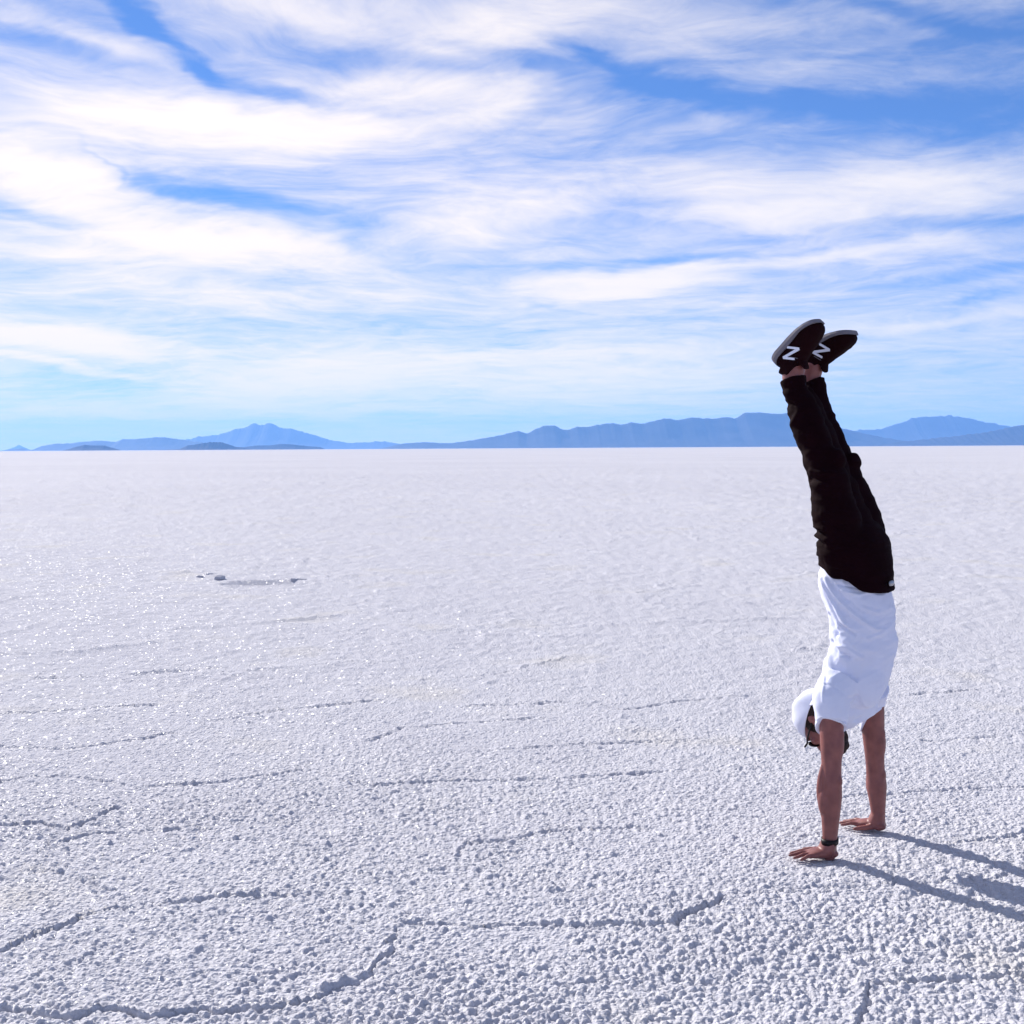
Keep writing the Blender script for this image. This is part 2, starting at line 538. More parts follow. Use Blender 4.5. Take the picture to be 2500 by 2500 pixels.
# ------------------------------------------------------------------ the salt flat
# ridges of pushed-up crust, traced as photo pixels on the ground; (points, height m, width m)
K = 2500 / 1932
RIDGES = [
    ([(0, 1790), (60, 1757), (150, 1727), (215, 1712)], 0.035, 0.030),
    ([(215, 1712), (300, 1700), (400, 1690), (470, 1690), (560, 1683), (600, 1678)], 0.024, 0.03),
    ([(600, 1678), (640, 1700), (700, 1725), (750, 1740), (860, 1741), (1000, 1738), (1120, 1738), (1270, 1735)], 0.020, 0.028),
    ([(1270, 1735), (1310, 1712), (1360, 1686)], 0.042, 0.040),
    ([(1360, 1686), (1430, 1675), (1560, 1668), (1690, 1660)], 0.014, 0.022),
    ([(750, 1740), (730, 1790), (690, 1825), (640, 1855), (590, 1880)], 0.028, 0.035),
    ([(590, 1880), (540, 1893), (460, 1897), (380, 1905), (300, 1908), (180, 1902), (60, 1905), (0, 1893)], 0.034, 0.032),
    ([(0, 1552), (80, 1550), (130, 1560), (185, 1535), (215, 1520)], 0.026, 0.03),
    ([(60, 1610), (120, 1585), (165, 1567), (260, 1563), (420, 1557)], 0.018, 0.028),
    ([(60, 1640), (130, 1650), (200, 1675)], 0.015, 0.03),
    ([(1610, 1932), (1620, 1890), (1640, 1850), (1720, 1843), (1932, 1835)], 0.026, 0.034),
    ([(1800, 1585), (1932, 1568)], 0.015, 0.025), ([(1700, 1664), (1800, 1655), (1932, 1640)], 0.012, 0.025),
    ([(850, 1610), (880, 1588), (960, 1575), (1080, 1560), (1230, 1555)], 0.016, 0.03),
    ([(0, 1470), (110, 1460), (260, 1480), (420, 1470), (560, 1452)], 0.014, 0.035),
    ([(0, 1405), (120, 1410), (230, 1395), (330, 1380)], 0.018, 0.04),
    ([(560, 1440), (640, 1468), (700, 1478), (850, 1470), (1060, 1465), (1250, 1452)], 0.013, 0.035),
    ([(700, 1395), (760, 1372), (880, 1360), (1050, 1350)], 0.014, 0.04),
    ([(0, 1345), (160, 1336), (300, 1328)], 0.016, 0.05), ([(380, 1362), (520, 1340), (720, 1318)], 0.013, 0.05),
    ([(60, 1280), (250, 1272), (420, 1258)], 0.022, 0.06), ([(0, 1235), (140, 1230), (280, 1212)], 0.02, 0.07),
    ([(420, 1268), (620, 1250), (700, 1245)], 0.016, 0.07), ([(330, 1185), (480, 1175), (640, 1160)], 0.016, 0.08),
    ([(880, 1330), (1050, 1322), (1180, 1335), (1290, 1318), (1400, 1310)], 0.014, 0.05),
    ([(800, 1280), (930, 1272), (1060, 1240)], 0.015, 0.06), ([(900, 1415), (1100, 1400), (1300, 1395)], 0.010, 0.04),
    ([(1500, 1225), (1540, 1222)], 0.02, 0.07), ([(1720, 1308), (1840, 1300)], 0.016, 0.06),
    ([(1740, 1395), (1900, 1385)], 0.012, 0.045), ([(1100, 1180), (1300, 1172), (1480, 1165)], 0.014, 0.09),
    ([(1600, 1500), (1760, 1488), (1932, 1480)], 0.010, 0.03), ([(1050, 1850), (1180, 1835), (1330, 1852), (1480, 1838)], 0.008, 0.03),
]
LUMPS = [  # single bigger lumps: px, py, radius, height
    (1345, 1686, 0.040, 0.030), (850, 1520, 0.045, 0.030), (1175, 1350, 0.06, 0.035), (1385, 1445, 0.05, 0.025),
    (1042, 1675, 0.040, 0.026), (610, 1860, 0.050, 0.035), (640, 1850, 0.045, 0.03), (755, 1742, 0.04, 0.018),
    (360, 1562, 0.045, 0.03), (355, 1600, 0.04, 0.022), (370, 1565, .03, .02), (1205, 1705, .035, .015), (850, 1560, .04, .02),
    (610, 1592, .045, .03), (350, 1805, .04, .022), (365, 1790, .04, .02), (205, 1880, .04, .015), (1550, 1215, .08, .04),
    (1230, 1660, .03, .016), (560, 1450, .04, .02), (1290, 1580, .03, .015), (1790, 1700, .03, .012), (1130, 1755, .03, .014),
    (1000, 1790, .03, .016), (900, 1850, .03, .015), (1400, 1790, .03, .014), (1500, 1760, .03, .014), (1250, 1880, .03, .016),
]
HOLE_C = ground_pt(650, 1425)


def ridge_field(x, y):
    """signed-distance based ridges with ragged tops"""
    h = np.zeros_like(x); cut = np.zeros_like(x)
    jx = (fbm(x * 9, y * 9, 31, 4, 0.7) - 0.5) * 0.10
    jy = (fbm(x * 9 + 40, y * 9, 37, 4, 0.7) - 0.5) * 0.10
    rag = 0.15 + 1.0 * vnoise(x * 4, y * 4, 53) + 0.6 * vnoise(x * 40, y * 40, 59)
    xx = x + jx; yy = y + jy
    for pts, hh, ww in RIDGES:
        P = [ground_pt(a * K, b * K) for a, b in pts]
        lo = np.min(P, 0) - 0.5; hi = np.max(P, 0) + 0.5
        sel = (x > lo[0]) & (x < hi[0]) & (y > lo[1]) & (y < hi[1])
        if not sel.any():
            continue
        def dist2(X, Y):
            d2 = np.full(X.shape, 1e9)
            for A, B in zip(P[:-1], P[1:]):
                v = B - A; L2 = v[0] ** 2 + v[1] ** 2
                t = np.clip(((X - A[0]) * v[0] + (Y - A[1]) * v[1]) / L2, 0, 1)
                d2 = np.minimum(d2, (X - A[0] - t * v[0]) ** 2 + (Y - A[1] - t * v[1]) ** 2)
            return d2
        X = xx[sel]; Y = yy[sel]
        near = np.clip((11.0 - Y) / 4.0, 0, 1)
        midr = np.clip((Y - 4.6) / 2.0, 0, 1)
        wd = ww * (0.33 + 0.25 * (1 - near)) * (1 + 0.3 * midr)
        sh = (0.62 - 0.34 * near) * (1 + 0.8 * midr) * hh * rag[sel] * np.exp(-dist2(X, Y) / wd ** 2)
        # the open seam on the lee side of the lip
        cr = near * (0.004 + 0.27 * hh) * (1 + 0.8 * midr) * np.clip(rag[sel] * 1.9 - 0.60, 0.18, 1.25) * np.exp(-dist2(X - 0.010, Y + 0.014) / (0.0075 + 0.006 * midr) ** 2)
        cut[sel] = np.maximum(cut[sel], cr)
        h[sel] = np.maximum(h[sel], sh)
    return h - cut


def ground_height(x, y, rr):
    big = (fbm(x * 0.7, y * 0.7, 3, 3) - 0.5) * 0.014
    mid = (fbm(x * 5.0, y * 5.0, 11, 3) - 0.5) * 0.010
    lively = np.clip(0.55 + 1.0 * fbm(x * 1.6, y * 1.6, 71, 3, 0.6), 0.7, 1.4)
    fd = lambda a, b: np.clip((b - rr) / (b - a), 0, 1)
    n1 = nodules(x, y, 0.0155, 101, power=0.6) * 0.0074 * fd(5, 8.5)
    n2 = nodules(x + 0.2, y, 0.034, 131, 0.20, 0.55, 0.6) * 0.0056 * fd(8, 14)
    n3 = nodules(x, y + 0.3, 0.12, 161, 0.10, 0.22, 0.8) * 0.006 * fd(14, 24) + nodules(x, y + 0.3, 0.11, 163, 0.3, 0.75) * 0.008 * fd(12, 22) * np.clip((rr - 5) / 4, 0, 1)
    n4 = nodules(x + 3, y, 0.27, 171, 0.2, 0.6, 0.8) * 0.014 * fd(22, 50) * np.clip((rr - 9) / 6, 0, 1)
    n5 = nodules(x + 3, y, 0.8, 181, 0.2, 0.6, 0.8) * 0.030 * fd(60, 140) * np.clip((rr - 18) / 15, 0, 1)
    h = big + mid + (n1 + n2) * lively * (1 + 0.16 * fd(4.2, 6.5)) + n3 * (0.5 + lively * 0.5) + n4 + n5
    e = worley_edge(x + (fbm(x * 3, y * 3, 201, 3) - 0.5) * 0.5, y + (fbm(x * 3, y * 3, 211, 3) - 0.5) * 0.5, 1.7, 221)
    mask = np.clip((fbm(x * 0.9, y * 0.9, 231, 2) - 0.42) * 5, 0, 1)
    h = h + np.exp(-(e / 0.035) ** 2) * 0.013 * mask * np.clip((rr - 5) / 8, 0.12, 1) * np.clip((70 - rr) / 50, 0, 1)
    h = h + ridge_field(x, y)
    for a, b, rad, hh in LUMPS:
        p = ground_pt(a * K, b * K)
        d2 = ((x - p[0]) ** 2 + (y - p[1]) ** 2) / rad ** 2
        h = np.where(d2 < 1, h + 0.42 * hh * (0.6 + 0.8 * vnoise(x * 50, y * 50, 63)) * np.clip(1 - d2 * 1.5, 0, 1), h)
    # the dug hole with its wet floor
    a = np.arctan2(y - HOLE_C[1], x - HOLE_C[0])
    d = np.hypot((x - HOLE_C[0]) / 0.48, (y - HOLE_C[1]) / 0.42) + 0.22 * (vnoise(a * 2 + 9, a * 0 + 3, 301) - 0.5)
    h = h - 0.042 * np.clip((1.0 - d) / 0.16, 0, 1) + 0.010 * np.exp(-((d - 1.12) / 0.10) ** 2) * (0.3 + vnoise(x * 6, y * 6, 311))
    # packed flat under the hands
    for w in (W_NEAR, W_FAR):
        c = w - FD * 0.07
        d = np.hypot(x - c[0], y - c[1])
        k = np.clip((d - 0.10) / 0.08, 0, 1)
        h = h * (0.25 + 0.75 * k) - 0.003 * (1 - k)
    h = h - 0.009
    return h


def build_ground():
    fine = np.arange(-31, 31.001, 0.062)
    coarse = np.arange(35, 326, 4.0)
    ang = np.radians(np.concatenate([fine, coarse]))
    yy = np.concatenate([np.arange(800, 590, -2.4), np.arange(590, 370, -0.85), np.arange(370, 90, -0.62), np.arange(90, 1.5, -0.85)])
    rad = CAM_Z * FPX * (1024 / 2500) / yy
    inner = np.concatenate([[0.02], np.linspace(0.3, rad[0] - 0.1, 14)])
    outer = np.geomspace(rad[-1] * 1.15, 36000, 34)
    rad = np.concatenate([inner, rad, outer])
    Rr, A = np.meshgrid(rad, ang, indexing='ij')
    # small shuffle of the columns from row to row so that the lattice never lines up
    X = Rr * np.sin(A); Y = Rr * np.cos(A)
    h = ground_height(X, Y, Rr)
    h = np.where(Rr > 150, h * np.clip(1 - (Rr - 150) / 400, 0, 1), h)
    P = np.stack([X, Y, h], -1)
    me = grid_mesh('salt_flat', P[:, ::-1], wrap=True)
    o = link('ground', me, SALT, kind='structure', label='white bumpy salt flat crossed by low ridges of crust')
    return o


build_ground()


# ------------------------------------------------------------------ mountains
def mountain(name, prof, D, W, seed, label, mat, base=1094.0):
    """prof: photo pixels of the skyline; D distance of the crest; W half breadth of its foot"""
    pts = []
    for x, y in prof:
        d = ray(x, y); t = D / d[1]
        pts.append((d[0] * t, max(0.0, CAM_Z + d[2] * t)))
    pts = np.array(pts)
    W = W * 0.42
    nu = 420; nv = 44
    u = np.linspace(pts[0, 0], pts[-1, 0], nu)
    H = np.interp(u, pts[:, 0], pts[:, 1])
    span = pts[-1, 0] - pts[0, 0]
    hm = pts[:, 1].max()
    v = np.linspace(-1, 1, nv)
    U, V = np.meshgrid(u, v, indexing='ij')
    rough = (fbm(u / span * 70, u * 0, seed, 4, 0.6) - 0.5) * hm * 0.09
    Hc = np.clip(H + rough * np.clip(H / hm * 3, 0, 1), 0, None)
    spur = fbm(U / (hm * 1.6), V * 3.0 + U / (hm * 9), seed + 5, 5)
    av = np.abs(V)
    width = 0.35 + 0.65 * np.clip(Hc / hm, 0, 1)[:, None]
    fall = np.clip(1 - av / width, 0, 1) ** 1.25
    hgt = Hc[:, None] * fall * (1 - 0.75 * (1 - fall) * spur)
    hgt = np.where(av < 0.02, Hc[:, None], hgt)
    cx = D + (fbm(u / (hm * 3), u * 0 + 2, seed + 9, 2) - 0.5) * W * 0.25
    Yp = cx[:, None] + V * W
    # keep the crest on its bearing although it wanders in depth
    Xp = U * (1 + 0 * V)
    P = np.stack([Xp, Yp, hgt - 0.004 * hm * (fall < 0.01)], -1)
    me = grid_mesh(name, P)
    return link(name, me, mat, kind='structure', label=label)


ROCK = mat_rock('mountain_rock', (0.040, 0.036, 0.040), (0.065, 0.058, 0.06), 0.004)
ROCKD = mat_rock('island_rock', (0.030, 0.022, 0.034), (0.045, 0.032, 0.045), 0.02)


def sc1(pts, x0, y0, k):
    return [(x0 + a * k, y0 + b * k) for a, b in pts]


ka = 1000 / 1932
mountain('hill', sc1([(20, 234), (40, 226), (70, 216), (92, 205), (115, 214), (140, 226), (165, 234)], 0, 980, ka), 32000, 2200, 1,
         'faint far hill at the left end of the skyline', ROCK)
mountain('mountain', sc1([(30, 235), (60, 224), (110, 220), (145, 231), (165, 230), (200, 209), (260, 199), (330, 196), (410, 187), (455, 182), (545, 189),
          (580, 176), (640, 175), (735, 166), (790, 169), (860, 180), (940, 190), (1040, 205), (1200, 226), (1240, 232)], 0, 980, ka), 20000, 2600, 2,
         'long low blue mountain ridge below the twin-peaked mountain', ROCK)
mountain('mountain', sc1([(600, 232), (760, 205), (860, 181), (900, 173), (935, 163), (985, 159), (1050, 147), (1115, 125), (1160, 118), (1185, 105), (1208, 95),
          (1222, 106), (1250, 105), (1275, 95), (1290, 100), (1325, 120), (1380, 126), (1450, 146), (1545, 177), (1600, 187),
          (1660, 195), (1740, 189), (1810, 186), (1850, 191), (1890, 200), (1960, 226)], 0, 980, ka), 26000, 3600, 3,
         'tall twin-peaked blue mountain on the left of the skyline', ROCK)
mountain('island', sc1([(290, 233), (330, 222), (360, 213), (400, 204), (440, 207), (490, 207), (530, 218), (575, 232)], 0, 980, ka), 12000, 380, 4,
         'small dark flat-topped island in the salt below the left ridge', ROCKD)
mountain('island', sc1([(740, 230), (850, 225), (885, 207), (940, 199), (990, 190), (1045, 191), (1085, 204), (1110, 213), (1150, 216), (1190, 230)], 0, 980, ka), 12500, 380, 5,
         'dark rounded island in front of the twin-peaked mountain', ROCKD)
mountain('island', sc1([(1080, 228), (1150, 215), (1210, 207), (1270, 207), (1330, 199), (1390, 203), (1450, 210), (1510, 214), (1535, 227)], 0, 980, ka), 14500, 400, 6,
         'low long island just right of the dark rounded one', ROCKD)
kb = 1600 / 1932
mountain('mountain', sc1([(40, 162), (80, 152), (110, 146), (160, 144), (240, 146), (280, 139), (320, 134), (360, 127), (400, 120), (420, 112), (440, 105), (465, 115),
          (490, 104), (515, 95), (545, 91), (570, 103), (590, 104), (615, 95), (640, 99), (690, 87), (720, 84), (745, 90), (775, 82), (800, 86), (830, 80),
          (870, 71), (930, 73), (970, 69), (1010, 71), (1060, 68), (1082, 73), (1110, 54), (1150, 53), (1190, 56), (1235, 54), (1300, 62), (1360, 80), (1400, 103),
          (1450, 115), (1550, 135), (1700, 152), (1740, 158)], 900, 960, kb), 18000, 2800, 7,
         'broad ragged blue mountain range behind the handstand', ROCK)
mountain('mountain', sc1([(1250, 156), (1330, 125), (1410, 108), (1510, 104), (1590, 79), (1605, 71), (1640, 67), (1680, 64), (1715, 62), (1740, 66), (1790, 76), (1850, 87), (1900, 97),
          (1960, 104), (2050, 122), (2200, 152)], 900, 960, kb), 24000, 3000, 8,
         'domed blue mountain at the right end of the skyline', ROCK)
mountain('hill', sc1([(1480, 156), (1560, 143), (1650, 134), (1740, 124), (1830, 112), (1932, 90), (2020, 84), (2120, 105), (2260, 152)], 900, 960, kb), 16500, 2200, 9,
         'near blue foothill rising at the right edge of the picture', ROCK)


# ------------------------------------------------------------------ haze
def build_haze():
    E, T_ = 36500, 800
    v = [(-E, -E, -2), (E, -E, -2), (E, E, -2), (-E, E, -2), (-E, -E, T_), (E, -E, T_), (E, E, T_), (-E, E, T_)]
    f = [(0, 3, 2, 1), (4, 5, 6, 7), (0, 1, 5, 4), (1, 2, 6, 5), (2, 3, 7, 6), (3, 0, 4, 7)]
    m = bpy.data.materials.new('blue_air')
    m.use_nodes = True
    nt = m.node_tree
    nt.nodes.clear()
    pv = nt.nodes.new('ShaderNodeVolumePrincipled')
    pv.inputs['Color'].default_value = (0.22, 0.48, 1.0, 1)
    pv.inputs['Density'].default_value = 3.9e-5
    pv.inputs['Anisotropy'].default_value = 0.2
    out = nt.nodes.new('ShaderNodeOutputMaterial')
    nt.links.new(pv.outputs[0], out.inputs['Volume'])
    link('haze', mesh_from('haze', v, f, False), m, kind='stuff', label='pale blue air fading the far mountains')


build_haze()


# ------------------------------------------------------------------ the person
def ring_frame(t, ref):
    t = t / np.linalg.norm(t)
    u = ref - t * np.dot(ref, t)
    u /= np.linalg.norm(u)
    return u, np.cross(t, u)


def loft(path, rads, ref, n=24, sub=6, cap=True, expo=2.0):
    """closed tube along path; rads = (a, b): a along ref, b across it. Smooth (Catmull-Rom) between stations."""
    path = np.array(path, float)
    rads = np.array([(r, r) if np.isscalar(r) else r for r in rads], float)
    Q = np.hstack([path, rads])
    E = np.vstack([2 * Q[0] - Q[1], Q, 2 * Q[-1] - Q[-2]])
    S = []
    for i in range(len(Q) - 1):
        p0, p1, p2, p3 = E[i:i + 4]
        for k in range(sub):
            t = k / sub
            S.append(0.5 * ((2 * p1) + (-p0 + p2) * t + (2 * p0 - 5 * p1 + 4 * p2 - p3) * t * t + (-p0 + 3 * p1 - 3 * p2 + p3) * t ** 3))
    S.append(Q[-1])
    S = np.array(S)
    C = S[:, :3]; AB = np.maximum(S[:, 3:5], 0.001)
    T = np.gradient(C, axis=0)
    rings = []
    th = np.linspace(0, 2 * np.pi, n, endpoint=False)
    ct = np.sign(np.cos(th)) * np.abs(np.cos(th)) ** (2 / expo)
    st = np.sign(np.sin(th)) * np.abs(np.sin(th)) ** (2 / expo)

    def ring(c, t, a, b):
        u, w = ring_frame(t, np.array(ref, float))
        return c + np.outer(ct * a, u) + np.outer(st * b, w)
    if cap:
        t0 = T[0] / np.linalg.norm(T[0]); rr = AB[0].min()
        for k in (80, 55, 28):
            rings.append(ring(C[0] - t0 * rr * math.sin(R(k)), T[0], AB[0, 0] * math.cos(R(k)), AB[0, 1] * math.cos(R(k))))
    for c, t, (a, b) in zip(C, T, AB):
        rings.append(ring(c, t, a, b))
    if cap:
        t1 = T[-1] / np.linalg.norm(T[-1]); rr = AB[-1].min()
        for k in (28, 55, 80):
            rings.append(ring(C[-1] + t1 * rr * math.sin(R(k)), T[-1], AB[-1, 0] * math.cos(R(k)), AB[-1, 1] * math.cos(R(k))))
    V = np.vstack(rings)
    m = len(rings)
    F = []
    for i in range(m - 1):
        for j in range(n):
            F.append((i * n + j, i * n + (j + 1) % n, (i + 1) * n + (j + 1) % n, (i + 1) * n + j))
    F.append(tuple(range(n))[::-1])
    F.append(tuple((m - 1) * n + j for j in range(n)))
    return V, F


def ellipsoid(c, ax, n=20, m=14):
    """ax: three axis vectors (scaled)"""
    c = np.array(c); ax = np.array(ax, float)
    V = []; F = []
    for i in range(1, m):
        ph = math.pi * i / m
        for j in range(n):
            th = 2 * math.pi * j / n
            V.append(c + ax[0] * math.sin(ph) * math.cos(th) + ax[1] * math.sin(ph) * math.sin(th) + ax[2] * math.cos(ph))
    top = len(V); V.append(c + ax[2]); bot = len(V); V.append(c - ax[2])
    for i in range(m - 2):
        for j in range(n):
            F.append((i * n + j, (i + 1) * n + j, (i + 1) * n + (j + 1) % n, i * n + (j + 1) % n))
    for j in range(n):
        F.append((top, j, (j + 1) % n))
        F.append((bot, (m - 2) * n + (j + 1) % n, (m - 2) * n + j))
    if np.linalg.det(ax) < 0:
        F = [f[::-1] for f in F]
    return np.array(V), F


def merge(parts):
    V = []; F = []; o = 0
    for v, f in parts:
        V.append(np.array(v)); F += [tuple(i + o for i in q) for q in f]; o += len(v)
    return np.vstack(V), F


def orient(v, f):
    """make a closed shell face outwards"""
    v = np.array(v)
    s = 0.0
    for q in f:
        for k in range(1, len(q) - 1):
            s += np.dot(v[q[0]], np.cross(v[q[k]], v[q[k + 1]]))
    return (v, f) if s > 0 else (v, [q[::-1] for q in f])


def fuse(name, parts, voxel, smooth_it=4, disp=None, base=None):
    """one continuous surface out of overlapping closed shells"""
    base = ORG if base is None else base
    V, F = merge([orient(np.array(v) - base, f) for v, f in parts])
    me = mesh_from(name + '_src', V, F)
    o = bpy.data.objects.new(name + '_src', me)
    COL.objects.link(o)
    md = o.modifiers.new('r', 'REMESH'); md.mode = 'VOXEL'; md.voxel_size = voxel; md.adaptivity = 0
    if smooth_it:
        s = o.modifiers.new('s', 'SMOOTH'); s.factor = 0.5; s.iterations = smooth_it
    dg = bpy.context.evaluated_depsgraph_get()
    out = bpy.data.meshes.new_from_object(o.evaluated_get(dg))
    bpy.data.objects.remove(o); bpy.data.meshes.remove(me)
    out.name = name
    if disp is not None:
        n = len(out.vertices)
        co = np.empty(n * 3, np.float32); no = np.empty(n * 3, np.float32)
        out.vertices.foreach_get('co', co)
        out.vertex_normals.foreach_get('vector', no) if hasattr(out, 'vertex_normals') else out.vertices.foreach_get('normal', no)
        co = co.reshape(-1, 3).astype(float); no = no.reshape(-1, 3).astype(float)
        co2 = disp(co + base, no) - base
        out.vertices.foreach_set('co', co2.reshape(-1).astype(np.float32))
    out.polygons.foreach_set('use_smooth', np.ones(len(out.polygons), bool))
    out.update()
    return out


person = bpy.data.objects.new('person', None)
COL.objects.link(person)
person.location = ORG
person['label'] = 'person in white shirt, white cap and black trousers doing a handstand'
person['category'] = 'person'


def pchild(name, me, mat, parent=None, label=None):
    return link(name, me, mat, parent if parent is not None else person, label)


# --- skeleton from photo pixels
SH_N = un(2030, 1716, 0.185); SH_F = un(2128, 1722, -0.185)
EL_N = un(2030, 1905, HALF); EL_F = un(2138, 1890, -HALF)
WR_N = un(2026, 2060, HALF); WR_F = un(2145, 1996, -HALF)
HD = -FD * 0.93 + np.array([-0.28, 0.22, 0]); HD[2] = 0
HD_N = np.array([-0.99, -0.10, 0]); HD_N /= np.linalg.norm(HD_N)
HD_F = -FD * 0.95 - np.array([0.25, 0.05, 0]); HD_F /= np.linalg.norm(HD_F)

body = []
# arms
for SH, EL, WR, W0, sg in ((SH_N, EL_N, WR_N, W_NEAR, 1), (SH_F, EL_F, WR_F, W_FAR, -1)):
    up = SH + (SH - EL) * 0.04
    k1 = SH * 0.55 + EL * 0.45
    pts = [up, SH, k1, SH * 0.2 + EL * 0.8, EL, EL * 0.74 + WR * 0.26, EL * 0.40 + WR * 0.60, WR, WR + (WR - EL) * 0.16]
    rad = [(0.044, 0.044), (0.049, 0.047), (0.043, 0.041), (0.037, 0.036), (0.037, 0.038), (0.040, 0.039), (0.033, 0.034), (0.0245, 0.031), (0.025, 0.032)]
    body.append(loft(pts, rad, FD, 28))
    # a little muscle: triceps towards the belly side, forearm flexors towards the back
    body.append(ellipsoid(SH * 0.5 + EL * 0.5 + FD * 0.012, [FD * 0.036, LD * 0.036, (SH - EL) * 0.32]))
    body.append(ellipsoid(EL * 0.7 + WR * 0.3 - FD * 0.012 + LD * 0.008 * sg, [FD * 0.034, LD * 0.036, (EL - WR) * 0.30]))
    # outer forearm muscle from above the elbow, tendon to the wrist, hollow of the elbow
    body.append(loft([EL * 0.80 + SH * 0.20 - FD * 0.022 + LD * 0.020 * sg, EL - FD * 0.028 + LD * 0.020 * sg, EL * 0.72 + WR * 0.28 - FD * 0.030 + LD * 0.014 * sg, EL * 0.40 + WR * 0.60 - FD * 0.020 + LD * 0.012 * sg],
                     [0.010, 0.018, 0.019, 0.010], FD, 14))
    body.append(loft([EL * 0.35 + WR * 0.65 - FD * 0.024, WR - FD * 0.021], [0.008, 0.006], FD, 10))
    body.append(loft([SH * 0.62 + EL * 0.38 + FD * 0.030, SH * 0.25 + EL * 0.75 + FD * 0.026], [0.020, 0.013], FD, 14))
    body.append(ellipsoid(EL + FD * 0.022, [FD * 0.020, LD * 0.022, ZU * 0.030]))


# hands
def hand(WR, heel, hd, sg):
    """palm flat on the salt, fingers towards hd; sg=+1: left hand (thumb towards the person's right)"""
    side = np.cross(ZU, hd)                   # to the left of the finger direction
    med = -LD * sg                            # thumb side
    med = med - hd * np.dot(med, hd); med /= np.linalg.norm(med)
    b = np.array([WR[0], WR[1], 0.0]) + hd * 0.004
    parts = []
    Z = lambda h: ZU * h
    # palm: broad slab, heel under the wrist
    parts.append(loft([b - hd * 0.012 + Z(0.020), b + hd * 0.010 + Z(0.023), b + hd * 0.050 + Z(0.022), b + hd * 0.088 + Z(0.017), b + hd * 0.100 + Z(0.014)],
                      [(0.020, 0.030), (0.024, 0.038), (0.021, 0.042), (0.015, 0.042), (0.011, 0.040)], ZU, 26, expo=2.4))
    parts.append(loft([WR + Z(0.02), b + Z(0.055), b + Z(0.030) + hd * 0.008], [(0.026, 0.032), (0.028, 0.034), (0.030, 0.038)], hd, 22))
    parts.append(ellipsoid(b - hd * 0.014 - med * 0.014 + Z(0.018), [hd * 0.026, med * 0.024, Z(0.017)]))       # heel pads
    parts.append(ellipsoid(b - hd * 0.012 + med * 0.022 + Z(0.019), [hd * 0.034, med * 0.024, Z(0.018)]))
    # four fingers
    for off, ln, fan, arch in ((0.030, 0.078, 0.22, 0.030), (0.010, 0.088, 0.08, 0.032), (-0.011, 0.080, -0.11, 0.030), (-0.031, 0.062, -0.28, 0.026)):
        k0 = b + hd * (0.092 - 0.18 * abs(off + 0.0)) + med * off
        dr = hd + med * fan; dr /= np.linalg.norm(dr)
        parts.append(loft([k0 - dr * 0.03 + Z(0.016), k0 + Z(0.019), k0 + dr * ln * 0.42 + Z(0.0195), k0 + dr * ln * 0.72 + Z(0.0125), k0 + dr * ln + Z(0.0075)],
                          [0.0095, 0.0100, 0.0092, 0.0084, 0.0070], ZU, 14))
        parts.append(ellipsoid(k0 + Z(0.021), [dr * 0.012, med * 0.0095, Z(0.009)], 12, 8))
        parts.append(ellipsoid(k0 + dr * ln * 0.42 + Z(0.022), [dr * 0.009, med * 0.0088, Z(0.0075)], 12, 8))
    # thumb leaves the side of the palm near its base
    t0 = b + hd * 0.012 + med * 0.026
    d1 = hd * 0.62 + med * 0.78; d1 /= np.linalg.norm(d1)
    d2 = hd * 0.88 + med * 0.47; d2 /= np.linalg.norm(d2)
    t1 = t0 + d1 * 0.040; t2 = t1 + d2 * 0.034; t3 = t2 + d2 * 0.026
    parts.append(loft([t0 + Z(0.018), t1 + Z(0.017), t2 + Z(0.0135), t3 + Z(0.009)], [0.0165, 0.0125, 0.0110, 0.0085], ZU, 14))
    kk = 0.82
    sc = lambda p: (np.array([b[0], b[1], 0]) + (np.array(p[0]) - np.array([b[0], b[1], 0])) * kk, p[1])
    return [p if i_ == 1 else sc(p) for i_, p in enumerate(parts)]


body += hand(WR_N, W_NEAR, HD_N, 1)
body += hand(WR_F, W_FAR, HD_F, -1)

# trunk inside the clothes, hips, legs down to the ankles
CH = [un(2072, 1735), un(2078, 1680), un(2088, 1600), un(2100, 1500), un(2098, 1420), un(2090, 1350)]
body.append(loft(CH, [(0.040, 0.09), (0.060, 0.12), (0.068, 0.115), (0.060, 0.10), (0.060, 0.105), (0.060, 0.10)], FD, 30))
LEG = {}
LEGPX = {1: [(2050, 1370), (2038, 1250), (2008, 1135), (1968, 1030), (1938, 930), (1940, 900)],
         -1: [(2106, 1370), (2084, 1250), (2042, 1130), (2002, 1030), (1979, 932), (1984, 900)]}
for sg in (1, -1):
    P = [un(x, y, 0.085 * sg) for x, y in LEGPX[sg]]
    LEG[sg] = P
    body.append(loft(P, [0.050, 0.048, 0.034, 0.032, 0.042, 0.040], FD, 22))

# head: crown towards the back, face to the ground
HC = un(2007, 1757)                       # centre of the skull
tilt = R(14)
CR = -FD * math.cos(tilt) + ZU * math.sin(tilt)       # crown direction
FA = -FD * math.sin(tilt) - ZU * math.cos(tilt)       # where the face looks
HL = LD.copy()


def hp(c, f, l=0.0):
    return HC + CR * c + FA * f + HL * l


